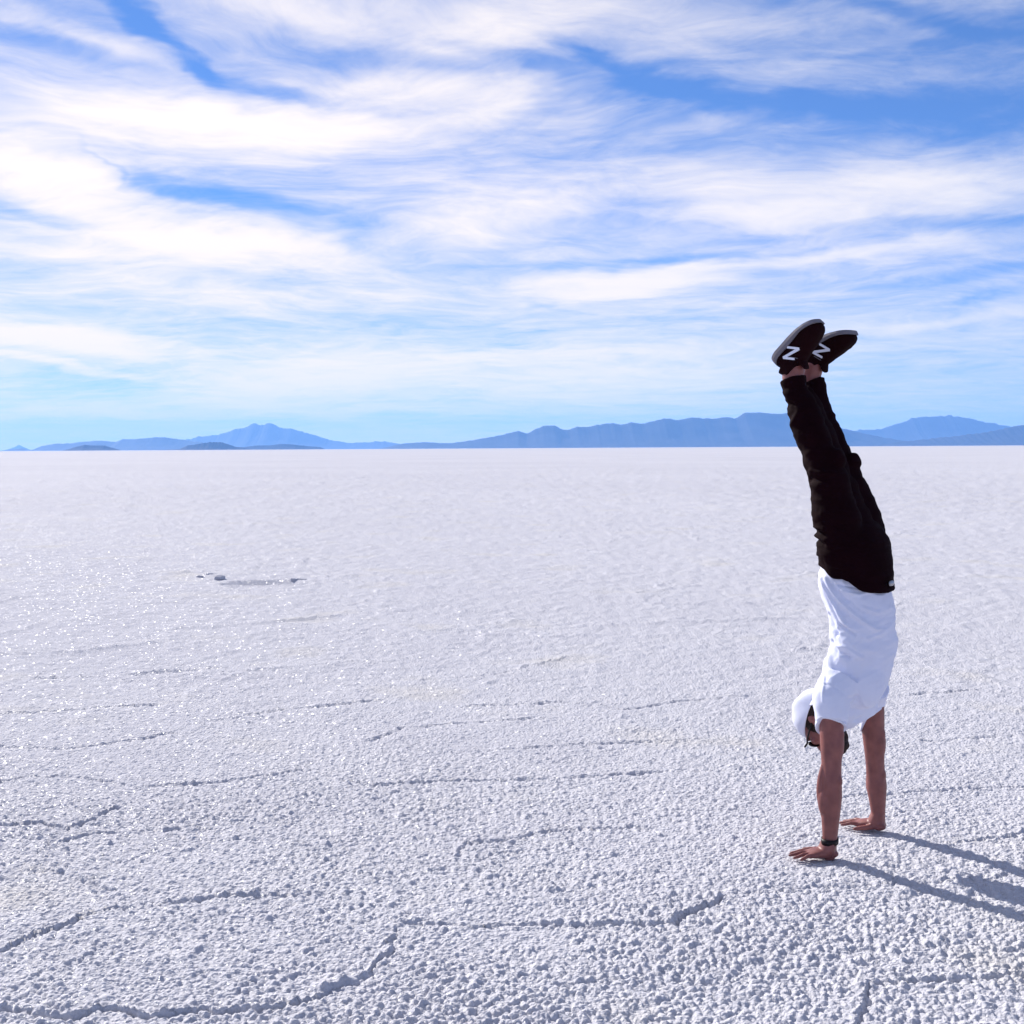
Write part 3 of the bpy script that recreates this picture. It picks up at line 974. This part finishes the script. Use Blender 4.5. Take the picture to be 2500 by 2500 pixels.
body.append(ellipsoid(hp(0.025, -0.012), [FA * 0.097, HL * 0.076, CR * 0.088], 28, 18))          # skull
body.append(loft([hp(0.03, 0.035), hp(-0.03, 0.045), hp(-0.075, 0.052), hp(-0.102, 0.062)],
                 [(0.050, 0.066), (0.048, 0.060), (0.040, 0.050), (0.024, 0.030)], FA, 24, expo=2.2))   # face and jaw
body.append(ellipsoid(hp(-0.100, 0.080), [FA * 0.020, HL * 0.024, CR * 0.018]))                  # chin
body.append(loft([hp(0.010, 0.086), hp(-0.015, 0.104), hp(-0.034, 0.112)], [0.010, 0.012, 0.015], HL, 14))   # nose
for s in (1, -1):
    body.append(ellipsoid(hp(-0.038, 0.098, 0.012 * s), [FA * 0.010, HL * 0.009, CR * 0.009], 10, 8))
    body.append(ellipsoid(hp(-0.012, 0.070, 0.040 * s), [FA * 0.022, HL * 0.026, CR * 0.020], 14, 10))   # cheek
    body.append(ellipsoid(hp(0.018, 0.078, 0.030 * s), [FA * 0.014, HL * 0.028, CR * 0.010], 14, 10))    # brow
    # ear
    body.append(ellipsoid(hp(-0.005, -0.012, 0.078 * s), [FA * 0.018 - HL * 0.004 * s, HL * 0.010 * s, CR * 0.032], 14, 10))
body.append(ellipsoid(hp(-0.062, 0.094), [FA * 0.010, HL * 0.024, CR * 0.006], 14, 8))           # upper lip
body.append(ellipsoid(hp(-0.073, 0.092), [FA * 0.010, HL * 0.021, CR * 0.006], 14, 8))           # lower lip
NB = un(2072, 1705)
body.append(loft([un(2078, 1650), NB, NB * 0.4 + hp(-0.055, -0.015) * 0.6, hp(-0.02, -0.005)], [(0.055, 0.07), (0.058, 0.064), (0.058, 0.060), (0.055, 0.058)], FD, 26))

pchild('body', fuse('body', body, 0.0032, 5), SKIN, label='tanned bare arms, hands, ankles and shaded face')

# finger nails
# --- hair and beard
hair = [ellipsoid(hp(0.022, -0.018), [FA * 0.098, HL * 0.080, CR * 0.089], 28, 18)]
hair.append(loft([hp(0.0, -0.075), hp(-0.045, -0.070), hp(-0.065, -0.055)], [(0.026, 0.060), (0.024, 0.052), (0.014, 0.04)], FA, 20))
for s in (1, -1):
    hair.append(loft([hp(0.03, 0.015, 0.068 * s), hp(-0.005, 0.020, 0.070 * s), hp(-0.035, 0.025, 0.064 * s)], [(0.018, 0.008), (0.014, 0.007), (0.010, 0.006)], FA, 14))


def hair_disp(co, no):
    a = slz(co)
    return co + no * ((vnoise(a[0] * 160, a[1] * 60 + a[2] * 90, 5) - 0.5) * 0.006)[:, None]


pchild('hair', fuse('hair', hair, 0.004, 2, hair_disp), HAIR)
beard = [loft([hp(-0.030, 0.028), hp(-0.075, 0.046), hp(-0.104, 0.062)], [(0.044, 0.064), (0.043, 0.055), (0.026, 0.034)], FA, 24, expo=2.2),
         ellipsoid(hp(-0.104, 0.078), [FA * 0.024, HL * 0.028, CR * 0.020])]
pchild('beard', fuse('beard', beard, 0.004, 2, hair_disp), HAIR)

# --- cap worn back to front
def cap_shell():
    n, m = 72, 16
    V = []; F = []
    for k, off in ((0, 0.0), (1, -0.004)):
        for i in range(m + 1):
            ph = math.pi / 2 * i / m
            for j in range(n):
                th = 2 * math.pi * j / n
                rr = math.cos(ph) ** 0.80 if i < m else 0.02
                w = 1 + 0.035 * math.sin(3 * th + 2.2 * ph) * math.sin(2 * ph) + 0.028 * math.sin(5 * th + 1 + 3 * ph) * math.sin(2 * ph) - 0.016 * math.exp(-(math.sin(3 * th + 0.4) / 0.22) ** 2) * math.cos(ph)
                V.append(hp(0.028 + (0.092 + off) * math.sin(ph) * w, -0.012 + (0.104 + off) * rr * math.cos(th) * w, (0.085 + off) * rr * math.sin(th) * w))
    o = (m + 1) * n
    for i in range(m):
        for j in range(n):
            j2 = (j + 1) % n
            F.append((i * n + j, i * n + j2, (i + 1) * n + j2, (i + 1) * n + j))
            F.append((o + i * n + j, o + (i + 1) * n + j, o + (i + 1) * n + j2, o + i * n + j2))
    for j in range(n):
        j2 = (j + 1) % n
        F.append((j, o + j, o + j2, j2))
    F.append(tuple(m * n + j for j in range(n)))
    return np.array(V) - ORG, F


cap = pchild('cap', mesh_from('cap', *cap_shell()), CAPW, label='white cap worn back to front')


def brim():
    V = []; F = []
    n = 16
    for k in (0, 1):
        for i in range(5):
            for j in range(n + 1):
                a = R(-62 + 124 * j / n)
                ext = 0.062 * (i / 4) * math.cos(a * 1.25) ** 0.6 if math.cos(a * 1.25) > 0 else 0
                l = 0.088 * math.sin(a)
                f = -0.012 - 0.108 * math.cos(a) - ext
                c = 0.026 + 0.006 * k - 0.030 * (i / 4) - 0.14 * l * l * 10 * (i / 4) * 0.3
                V.append(hp(c, f, l))
    o = 5 * (n + 1)
    for i in range(4):
        for j in range(n):
            a, b, c, d = i * (n + 1) + j, i * (n + 1) + j + 1, (i + 1) * (n + 1) + j + 1, (i + 1) * (n + 1) + j
            F.append((a, d, c, b)); F.append((o + a, o + b, o + c, o + d))
    for j in range(n):
        a, b = 4 * (n + 1) + j, 4 * (n + 1) + j + 1
        F.append((a, o + a, o + b, b))
    for i in range(4):
        for j in (0, n):
            a, b = i * (n + 1) + j, (i + 1) * (n + 1) + j
            F.append((a, b, o + b, o + a) if j == 0 else (a, o + a, o + b, b))
    return np.array(V) - ORG, F


pchild('brim', mesh_from('brim', *brim()), CAPW, cap)

# --- sunglasses
gl = []
for s in (1, -1):
    gl.append(ellipsoid(hp(-0.004, 0.096, 0.033 * s), [FA * 0.006, HL * 0.028, CR * 0.021], 18, 10))
    gl.append(loft([hp(0.010, 0.096, 0.060 * s), hp(0.008, 0.06, 0.074 * s), hp(0.004, 0.02, 0.080 * s), hp(0.0, -0.012, 0.080 * s)], [0.0035] * 4, CR, 8, 3))
    gl.append(loft([hp(0.010, 0.094, 0.061 * s), hp(0.014, 0.108, 0.064 * s)], [0.004] * 2, CR, 8, 2))
gl.append(loft([hp(0.004, 0.100, -0.010), hp(0.006, 0.104, 0.0), hp(0.004, 0.100, 0.010)], [0.003] * 3, CR, 8, 2))
v, f = merge(gl)
pchild('sunglasses', mesh_from('sunglasses', v - ORG, f), GLASS)

# --- trousers
TR = []
for sg in (1, -1):
    c = [un(x, y, 0.085 * sg) for x, y in
         ({1: [(2054, 1400), (2054, 1350), (2046, 1280), (2031, 1210), (2009, 1135), (1984, 1070), (1960, 1000), (1943, 955), (1935, 924)],
           -1: [(2116, 1400), (2111, 1350), (2093, 1280), (2075, 1210), (2046, 1130), (2017, 1070), (1996, 1000), (1986, 955), (1980, 932)]}[sg])]
    TR.append(loft(c, [(0.094, 0.092), (0.096, 0.094), (0.090, 0.090), (0.080, 0.082), (0.068, 0.072), (0.067, 0.068), (0.060, 0.060), (0.055, 0.056), (0.054, 0.055)], FD, 28, cap=False))
TR.append(loft([un(2092, 1330), un(2091, 1380), un(2092, 1416), un(2093, 1430)], [(0.114, 0.155), (0.132, 0.164), (0.139, 0.164), (0.140, 0.164)], FD, 36, cap=False))
TR.append(loft([un(2090, 1350), un(2070, 1250), un(2028, 1132), un(1992, 1030), un(1963, 965)], [(0.085, 0.09), (0.072, 0.085), (0.056, 0.075), (0.050, 0.07), (0.04, 0.06)], FD, 24))
TR.append(ellipsoid(un(2092, 1345), [FD * 0.116, LD * 0.158, ZU * 0.13]))
# knee folds on the belly side
KN = un(2080, 1128, -0.085)
TR.append(ellipsoid(KN + np.array([0, 0, 0.0]), [FD * 0.036, LD * 0.045, ZU * 0.036]))
TR.append(ellipsoid(un(2052, 1096, -0.085), [FD * 0.032, LD * 0.042, ZU * 0.026]))
TR.append(ellipsoid(un(2040, 1120, 0.085), [FD * 0.040, LD * 0.045, ZU * 0.045]))


def fold(s, z, pts, w, amp):
    """ridge along a polyline given in (s,z)"""
    d2 = np.full(s.shape, 1e9)
    for (a, b), (c, d) in zip(pts[:-1], pts[1:]):
        vx, vz = c - a, d - b
        t = np.clip(((s - a) * vx + (z - b) * vz) / (vx * vx + vz * vz), 0, 1)
        d2 = np.minimum(d2, (s - a - t * vx) ** 2 + (z - b - t * vz) ** 2)
    return amp * np.exp(-d2 / w ** 2)


def pxsz(pts, l):
    out = []
    for x, y in pts:
        a = slz(un(x, y, l)); out.append((float(a[0]), float(a[2])))
    return out


def trouser_disp(co, no):
    s, l, z = slz(co)
    d = (fbm(s * 14 + l * 5, z * 26, 21, 3) - 0.5) * 0.016
    d += (fbm(s * 6 + 3, z * 10 + l * 8, 23, 2) - 0.5) * 0.018
    # gathers behind the knee and under the seat
    for px, amp in (([(1995, 1150), (2040, 1158)], 0.010), ([(1990, 1172), (2040, 1165)], -0.008), ([(2000, 1292), (2030, 1300)], .008),
                    ([(1995, 1325), (2035, 1332)], 0.010), ([(1995, 1342), (2030, 1346)], -0.008), ([(2000, 1310), (2030, 1316)], -.008),
                    ([(1920, 960), (1950, 975)], 0.008), ([(1915, 990), (1945, 985)], -0.008), ([(1940, 1040), (1960, 1010)], .006)):
        d += fold(s, z, pxsz(px, 0.1), 0.012, amp) * (l > 0)
    out = co + no * d[:, None]
    # the waist dips towards the belly
    zw = slz(un(2098, 1425))[2]
    w = np.clip((zw + 0.24 - z) / 0.24, 0, 1)
    out[:, 2] += w * (0.036 - 0.46 * np.clip(s - slz(un(2098, 1425))[0], -0.13, 0.16) - 0.10 * np.clip(s - slz(un(2098, 1425))[0] - 0.03, 0, 0.12) + 0.005 * np.sin(s * 60))
    return out


trousers = pchild('trousers', fuse('trousers', TR, 0.005, 3, trouser_disp), DENIM)

# --- shirt
WB = un(2097, 1415)
st = [un(2096, 1372), un(2084, 1400), un(2088, 1430), un(2100, 1475), un(2107, 1530), (un(2106, 1585)), un(2095, 1640), un(2081, 1690), un(2072, 1728)]
SHP = [loft(st, [(0.085, 0.13), (0.122, 0.146), (0.128, 0.154), (0.118, 0.154), (0.110, 0.157), (0.112, 0.164), (0.112, 0.170), (0.096, 0.172), (0.055, 0.140)], FD, 40)]
for SH, EL, sg in ((SH_N, EL_N, 1), (SH_F, EL_F, -1)):
    dn = (EL - SH); dn /= np.linalg.norm(dn)
    i0 = SH - dn * 0.085 - LD * sg * 0.045 + FD * 0.020
    if sg > 0:
        SHP.append(loft([i0, SH - dn * 0.02, SH + dn * 0.035, SH + dn * 0.085], [(0.080, 0.070), (0.072, 0.066), (0.064, 0.061), (0.060, 0.060)], FD, 30, cap=False))
    else:
        SHP.append(loft([i0, SH - dn * 0.03, SH + dn * 0.015, SH + dn * 0.050], [(0.075, 0.065), (0.060, 0.060), (0.050, 0.054), (0.048, 0.052)], FD, 30, cap=False))
# lat / shoulder-blade masses
SHP.append(ellipsoid(un(2046, 1660, 0.10), [FD * 0.062, LD * 0.075, ZU * 0.13]))
SHP.append(ellipsoid(un(2060, 1660, -0.10), [FD * 0.070, LD * 0.075, ZU * 0.13]))
SHP.append(ellipsoid(un(2112, 1660, 0.05), [FD * 0.070, LD * 0.10, ZU * 0.11]))

SHP.append(ellipsoid(un(2080, 1715, 0.0), [FD * 0.078, LD * 0.17, ZU * 0.085]))
SHP.append(ellipsoid(un(2100, 1722, -0.06), [FD * 0.06, LD * 0.10, ZU * 0.075]))
FOLDS = [  # photo pixels, width, amount
    ([(2008, 1412), (2030, 1455), (2055, 1490), (2075, 1520)], 0.011, 0.011),
    ([(2020, 1410), (2045, 1450), (2080, 1485), (2130, 1540)], 0.010, 0.008),
    ([(2014, 1440), (2035, 1480), (2062, 1522), (2095, 1545)], 0.008, -0.009),
    ([(2040, 1425), (2075, 1460), (2110, 1490)], 0.010, -0.006),
    ([(2060, 1440), (2100, 1452), (2140, 1440)], 0.008, 0.006),
    ([(2055, 1425), (2085, 1432), (2115, 1440)], 0.006, -0.006),
    ([(2085, 1470), (2130, 1500), (2170, 1500)], 0.010, 0.006),
    ([(2130, 1450), (2170, 1465), (2190, 1460)], 0.010, -0.006),
    ([(2140, 1535), (2170, 1515), (2188, 1490)], 0.012, -0.010),
    ([(2120, 1560), (2155, 1540), (2190, 1530)], 0.010, 0.006),
    ([(2022, 1502), (2035, 1525), (2050, 1545)], 0.012, -0.014),
    ([(2035, 1565), (2055, 1585), (2085, 1600)], 0.010, -0.010),
    ([(2045, 1572), (2080, 1578), (2110, 1605)], 0.009, 0.006),
    ([(2018, 1600), (2030, 1635), (2042, 1650)], 0.012, -0.005),
    ([(2022, 1622), (2040, 1655), (2048, 1700)], 0.008, 0.003),
    ([(2100, 1740), (2092, 1755), (2080, 1762)], 0.008, -0.010),
    ([(2098, 1700), (2100, 1725), (2098, 1742)], 0.009, -0.006),
]


def shirt_disp(co, no):
    s, l, z = slz(co)
    d = (fbm(s * 9 + l * 4, z * 9, 41, 3) - 0.5) * 0.012
    side = np.clip((l - 0.02) / 0.06, 0, 1)
    for px, w, a in FOLDS:
        d += fold(s, z, pxsz(px, 0.12), w * 0.72, a) * side
    # the same kind of creases all round, running down towards the belly
    q = s * 0.75 + z * 0.9
    d += (fbm(q * 34, (s - z) * 7 + l * 5, 47, 2) - 0.5) * 0.012 * np.clip((z - 0.68) / 0.1, 0, 1)
    for (kx, kz, sd_, am, z0) in ((30, 15, 83, 0.006, 0.66), (14, 34, 87, 0.005, 0.60)):
        rn = 1 - np.abs(2 * fbm((s * 0.8 + z * 0.6) * kx + l * 6, (z * 0.8 - s * 0.6) * kz, sd_, 2) - 1)
        d += (rn ** 3 - 0.4) * am * 0.6 * np.clip((z - z0) / 0.12, 0.25, 1) * np.clip((s + 0.07) / 0.06, 0.12, 1)
    # armhole seam of the near sleeve
    C = SH_N + (SH_N - EL_N) * 0.03
    rr = np.abs(np.hypot(s - slz(C)[0], z - slz(C)[2] + 0.01) - 0.078)
    d += -0.0020 * np.exp(-(rr / 0.004) ** 2) * (l > 0.10)
    out = co + no * d[:, None]
    # sleeve hems cut higher on the outer side
    for SH, EL, sg in ((SH_N, EL_N, 1), (SH_F, EL_F, -1)):
        dn = (EL - SH); ln = np.linalg.norm(dn); dn = dn / ln
        t = (out - SH) @ dn
        lo = np.clip((t - 0.045) / 0.04, 0, 1)
        ll = (l - slz(SH)[1]) * sg
        ss = s - slz(SH)[0]
        cut = np.clip(ll, -0.02, 0.06) * 0.55 if sg > 0 else np.clip(ss + 0.02, -0.03, 0.07) * 0.75
        if sg < 0:
            lo = np.clip((t - 0.0) / 0.05, 0, 1)
        else:
            cut = cut - np.clip(-ss - 0.01, 0, 0.05) * 0.9
        out = out - lo[:, None] * dn * cut[:, None]
    return out


pchild('shirt', fuse('shirt', SHP, 0.004, 14, shirt_disp), SHIRT)

# --- belt and buckle at the belly side of the waist
bk = un(2176, 1424, 0.03)
v, f = merge([loft([bk - LD * 0.012, bk + LD * 0.012], [(0.006, 0.010)] * 2, FD, 10, 2)])
pchild('buckle', mesh_from('buckle', v - ORG, f), METAL, trousers)

# --- wristband on the near arm
wb0 = un(2026, 2052, HALF)
dw = (WR_N - EL_N); dw /= np.linalg.norm(dw)
def band_ring():
    V = []; F = []
    n = 32
    u, w = ring_frame(dw, FD)
    for (t, e) in ((-0.010, 0.0), (-0.011, 0.004), (0.011, 0.004), (0.010, 0.0)):
        for j in range(n):
            a = 2 * math.pi * j / n
            V.append(wb0 + dw * t + u * (0.0265 + e) * math.cos(a) + w * (0.0335 + e) * math.sin(a))
    for i in range(3):
        for j in range(n):
            F.append((i * n + j, i * n + (j + 1) % n, (i + 1) * n + (j + 1) % n, (i + 1) * n + j))
    return np.array(V) - ORG, F


pchild('wristband', mesh_from('wristband', *band_ring()), BAND)


# --- shoes
def shoe(heel, toe, ankle, sg):
    """heel, toe: points on the sole line; ankle: where the leg enters"""
    T = toe - heel; LN = np.linalg.norm(T); T /= LN
    U = ankle - heel; U -= T * np.dot(U, T); U /= np.linalg.norm(U)
    S = np.cross(U, T)
    if np.dot(S, LD) < 0:
        S = -S                              # S: the person's left

    def q(t, s, u):
        return heel + T * t * LN + S * s + U * u
    st_t = np.array([-0.02, 0.04, 0.15, 0.28, 0.42, 0.56, 0.70, 0.82, 0.92, 0.985, 1.01])
    hw = np.array([0.018, 0.032, 0.038, 0.038, 0.039, 0.044, 0.049, 0.049, 0.043, 0.026, 0.008])
    hi = np.array([0.050, 0.078, 0.094, 0.100, 0.100, 0.094, 0.086, 0.076, 0.062, 0.045, 0.024])
    n = 22

    def bend(t):                           # the toe springs, the heel curls a little
        return 0.020 * max(0, (t - 0.62) / 0.38) ** 2 + 0.010 * max(0, (0.12 - t) / 0.14) ** 2
    # upper
    tt = np.linspace(-0.02, 1.01, 40)
    HWs = np.interp(tt, st_t, hw); HIs = np.interp(tt, st_t, hi)
    V = []
    for t, w, h in zip(tt, HWs, HIs):
        for j in range(n):
            a = math.pi * j / (n - 1)
            ca, sa = math.cos(a), math.sin(a)
            V.append(q(t, w * math.copysign(abs(ca) ** 0.75, ca), 0.018 + bend(t) + (h - 0.018) * sa ** 0.7))
    F = []
    for i in range(len(tt) - 1):
        for j in range(n - 1):
            F.append((i * n + j, i * n + j + 1, (i + 1) * n + j + 1, (i + 1) * n + j))
        F.append((i * n + n - 1, i * n, (i + 1) * n, (i + 1) * n + n - 1))
    F.append(tuple(range(n))[::-1]); F.append(tuple((len(tt) - 1) * n + j for j in range(n)))
    up = (np.array(V), F)
    # collar round the ankle, tongue
    ank = ankle - heel
    ta = np.dot(ank, T) / LN
    col = loft([q(ta - 0.01, 0, 0.050), q(ta, 0, 0.075), q(ta + 0.005, 0, 0.092)], [(0.058, 0.036), (0.052, 0.038), (0.048, 0.039)], T, 24, cap=False)
    ton = loft([q(ta + 0.20, 0, 0.070), q(ta + 0.17, 0, 0.100), q(ta + 0.15, 0, 0.122)], [(0.016, 0.030), (0.011, 0.028), (0.007, 0.024)], T, 16)
    heeltab = loft([q(0.03, 0, 0.06), q(0.015, 0, 0.095), q(0.0, 0, 0.112)], [(0.012, 0.026), (0.009, 0.022), (0.005, 0.016)], T, 16)
    me = fuse('shoe', [up, col, ton, heeltab], 0.0035, 3, lambda co, no: co + no * ((fbm(slz(co)[0] * 40, slz(co)[2] * 40, 9, 2) - 0.5) * 0.004)[:, None])
    so = pchild('shoe', me, SHOEB)
    # sole
    V = []; F = []
    tt = np.linspace(-0.045, 1.03, 40)
    HWs = np.interp(tt, st_t * 1.04 - 0.025, hw) + 0.006
    rows = []
    for t, w in zip(tt, HWs):
        e = math.sqrt(max(0.0, 1 - (max(0, t - 0.93) / 0.101) ** 2)) if t > 0.93 else (math.sqrt(max(0.0, 1 - (max(0, 0.04 - t) / 0.0851) ** 2)) if t < 0.04 else 1)
        w = max(0.002, (np.interp(np.clip(t, 0.04, 0.93), st_t, hw) + 0.006) * max(e, 0.04))
        th = 0.026 if t < 0.45 else 0.026 - 0.008 * min(1, (t - 0.45) / 0.3)
        b = bend(t)
        rows.append([q(t, -w, b + 0.022), q(t, -w * 1.03, b + 0.022 - th * 0.5), q(t, -w * 0.95, b + 0.022 - th), q(t, w * 0.95, b + 0.022 - th), q(t, w * 1.03, b + 0.022 - th * 0.5), q(t, w, b + 0.022)])
    m = 6
    for r0 in rows:
        V += r0
    for i in range(len(rows) - 1):
        for j in range(m):
            F.append((i * m + j, i * m + (j + 1) % m, (i + 1) * m + (j + 1) % m, (i + 1) * m + j))
    F.append(tuple(range(m))[::-1]); F.append(tuple((len(rows) - 1) * m + j for j in range(m)))
    v, f = orient(np.array(V), F)
    pchild('sole', mesh_from('sole', v - ORG, f, False), SOLE, so)
    # the letter N on both flanks, laid on the surface
    def surf(t, h, sd):
        w = np.interp(t, st_t, hw); H = np.interp(t, st_t, hi)
        sa = np.clip((h - 0.018) / (H - 0.018), 0, 0.999) ** (1 / 0.7)
        ca = math.sqrt(1 - sa * sa) ** 0.75
        return q(t, sd * (w * ca + 0.0045), h + bend(t))
    for sd in (1, -1):
        V = []; F = []

        def bar(t0, h0, t1, h1, wd, nseg=6):
            dx, dy = (t1 - t0) * LN, h1 - h0
            L_ = math.hypot(dx, dy); ox, oy = -dy / L_ * wd / 2, dx / L_ * wd / 2
            o = len(V)
            for k in range(nseg + 1):
                a = k / nseg
                for e in (1, -1):
                    t = t0 + (t1 - t0) * a + e * ox / LN; h = h0 + (h1 - h0) * a + e * oy
                    p = surf(t, h, sd)
                    V.append(p); V.append(p - S * sd * 0.005)
            for k in range(nseg):
                a = o + 4 * k
                F.append((a, a + 4, a + 6, a + 2)); F.append((a, a + 1, a + 5, a + 4)); F.append((a + 2, a + 6, a + 7, a + 3))
            F.append((o, o + 2, o + 3, o + 1)); e_ = o + 4 * nseg; F.append((e_, e_ + 1, e_ + 3, e_ + 2))
        # slanted N
        ct, cu = (0.33, 0.050) if sg > 0 else (0.42, 0.050)
        pt = lambda a, b: (ct + a * 1.1 / LN, max(0.021, cu + b * 1.1))
        s1a, s1b, s2a, s2b = pt(0.005, -0.024), pt(0.032, 0.012), pt(-0.031, -0.009), pt(-0.006, 0.023)
        bar(*s1a, *s1b, 0.0085)
        bar(*s1b, *s2a, 0.0100)
        bar(*s2a, *s2b, 0.0085)
        pchild('letter', mesh_from('letter', np.array(V) - ORG, F, False), MARK, so)
        V.clear(); F.clear()
        bar(0.27, 0.057, 0.345, 0.082, 0.0022)
        pchild('tag', mesh_from('tag', np.array(V) - ORG, F, False), SOLE, so)
    return so


shoe(un(1892, 876, 0.10), un(1987, 770, 0.10), un(1940, 898, 0.10), 1)
shoe(un(1954, 855, -0.09), un(2078, 793, -0.09), un(1990, 898, -0.09), -1)

# ------------------------------------------------------------------ broken crust beside the dug hole
def slab(cx, cy, sx, sy, h, rz, tilt_, seed, label):
    rs = np.random.RandomState(seed)
    p = ground_pt(cx, cy)
    n = 9
    V = []; F = []
    for k, zz in ((0, -0.03), (1, h * 0.7), (2, h)):
        for j in range(n):
            a = 2 * math.pi * j / n
            rr = (0.75 + 0.5 * rs.rand()) * (1.0 if k < 2 else 0.7)
            V.append((rr * sx * math.cos(a), rr * sy * math.sin(a), zz * (0.8 + 0.4 * rs.rand())))
    for k in range(2):
        for j in range(n):
            F.append((k * n + j, k * n + (j + 1) % n, (k + 1) * n + (j + 1) % n, (k + 1) * n + j))
    F.append(tuple(2 * n + j for j in range(n)))
    o = link('salt_block', mesh_from('salt_block', V, F, False), SALT, label=label, cat='salt block', group='broken crust around the dug hole')
    o.location = (p[0], p[1], 0.0)
    o.rotation_euler = (tilt_, 0.1, rz)


slab(536, 1414, 0.075, 0.045, 0.034, 0.3, 0.3, 1, 'tall tilted block of salt crust standing at left rim of the hole')
slab(516, 1402, 0.09, 0.05, 0.014, 1.0, 0.03, 2, 'flat block of crust at the far left corner of the hole')
slab(487, 1409, 0.045, 0.04, 0.018, 2.0, 0.0, 3, 'leftmost small pale lump beside the dug hole')
slab(732, 1415, 0.10, 0.04, 0.014, 0.2, 0.05, 4, 'low broken block of crust at right rim of the hole')
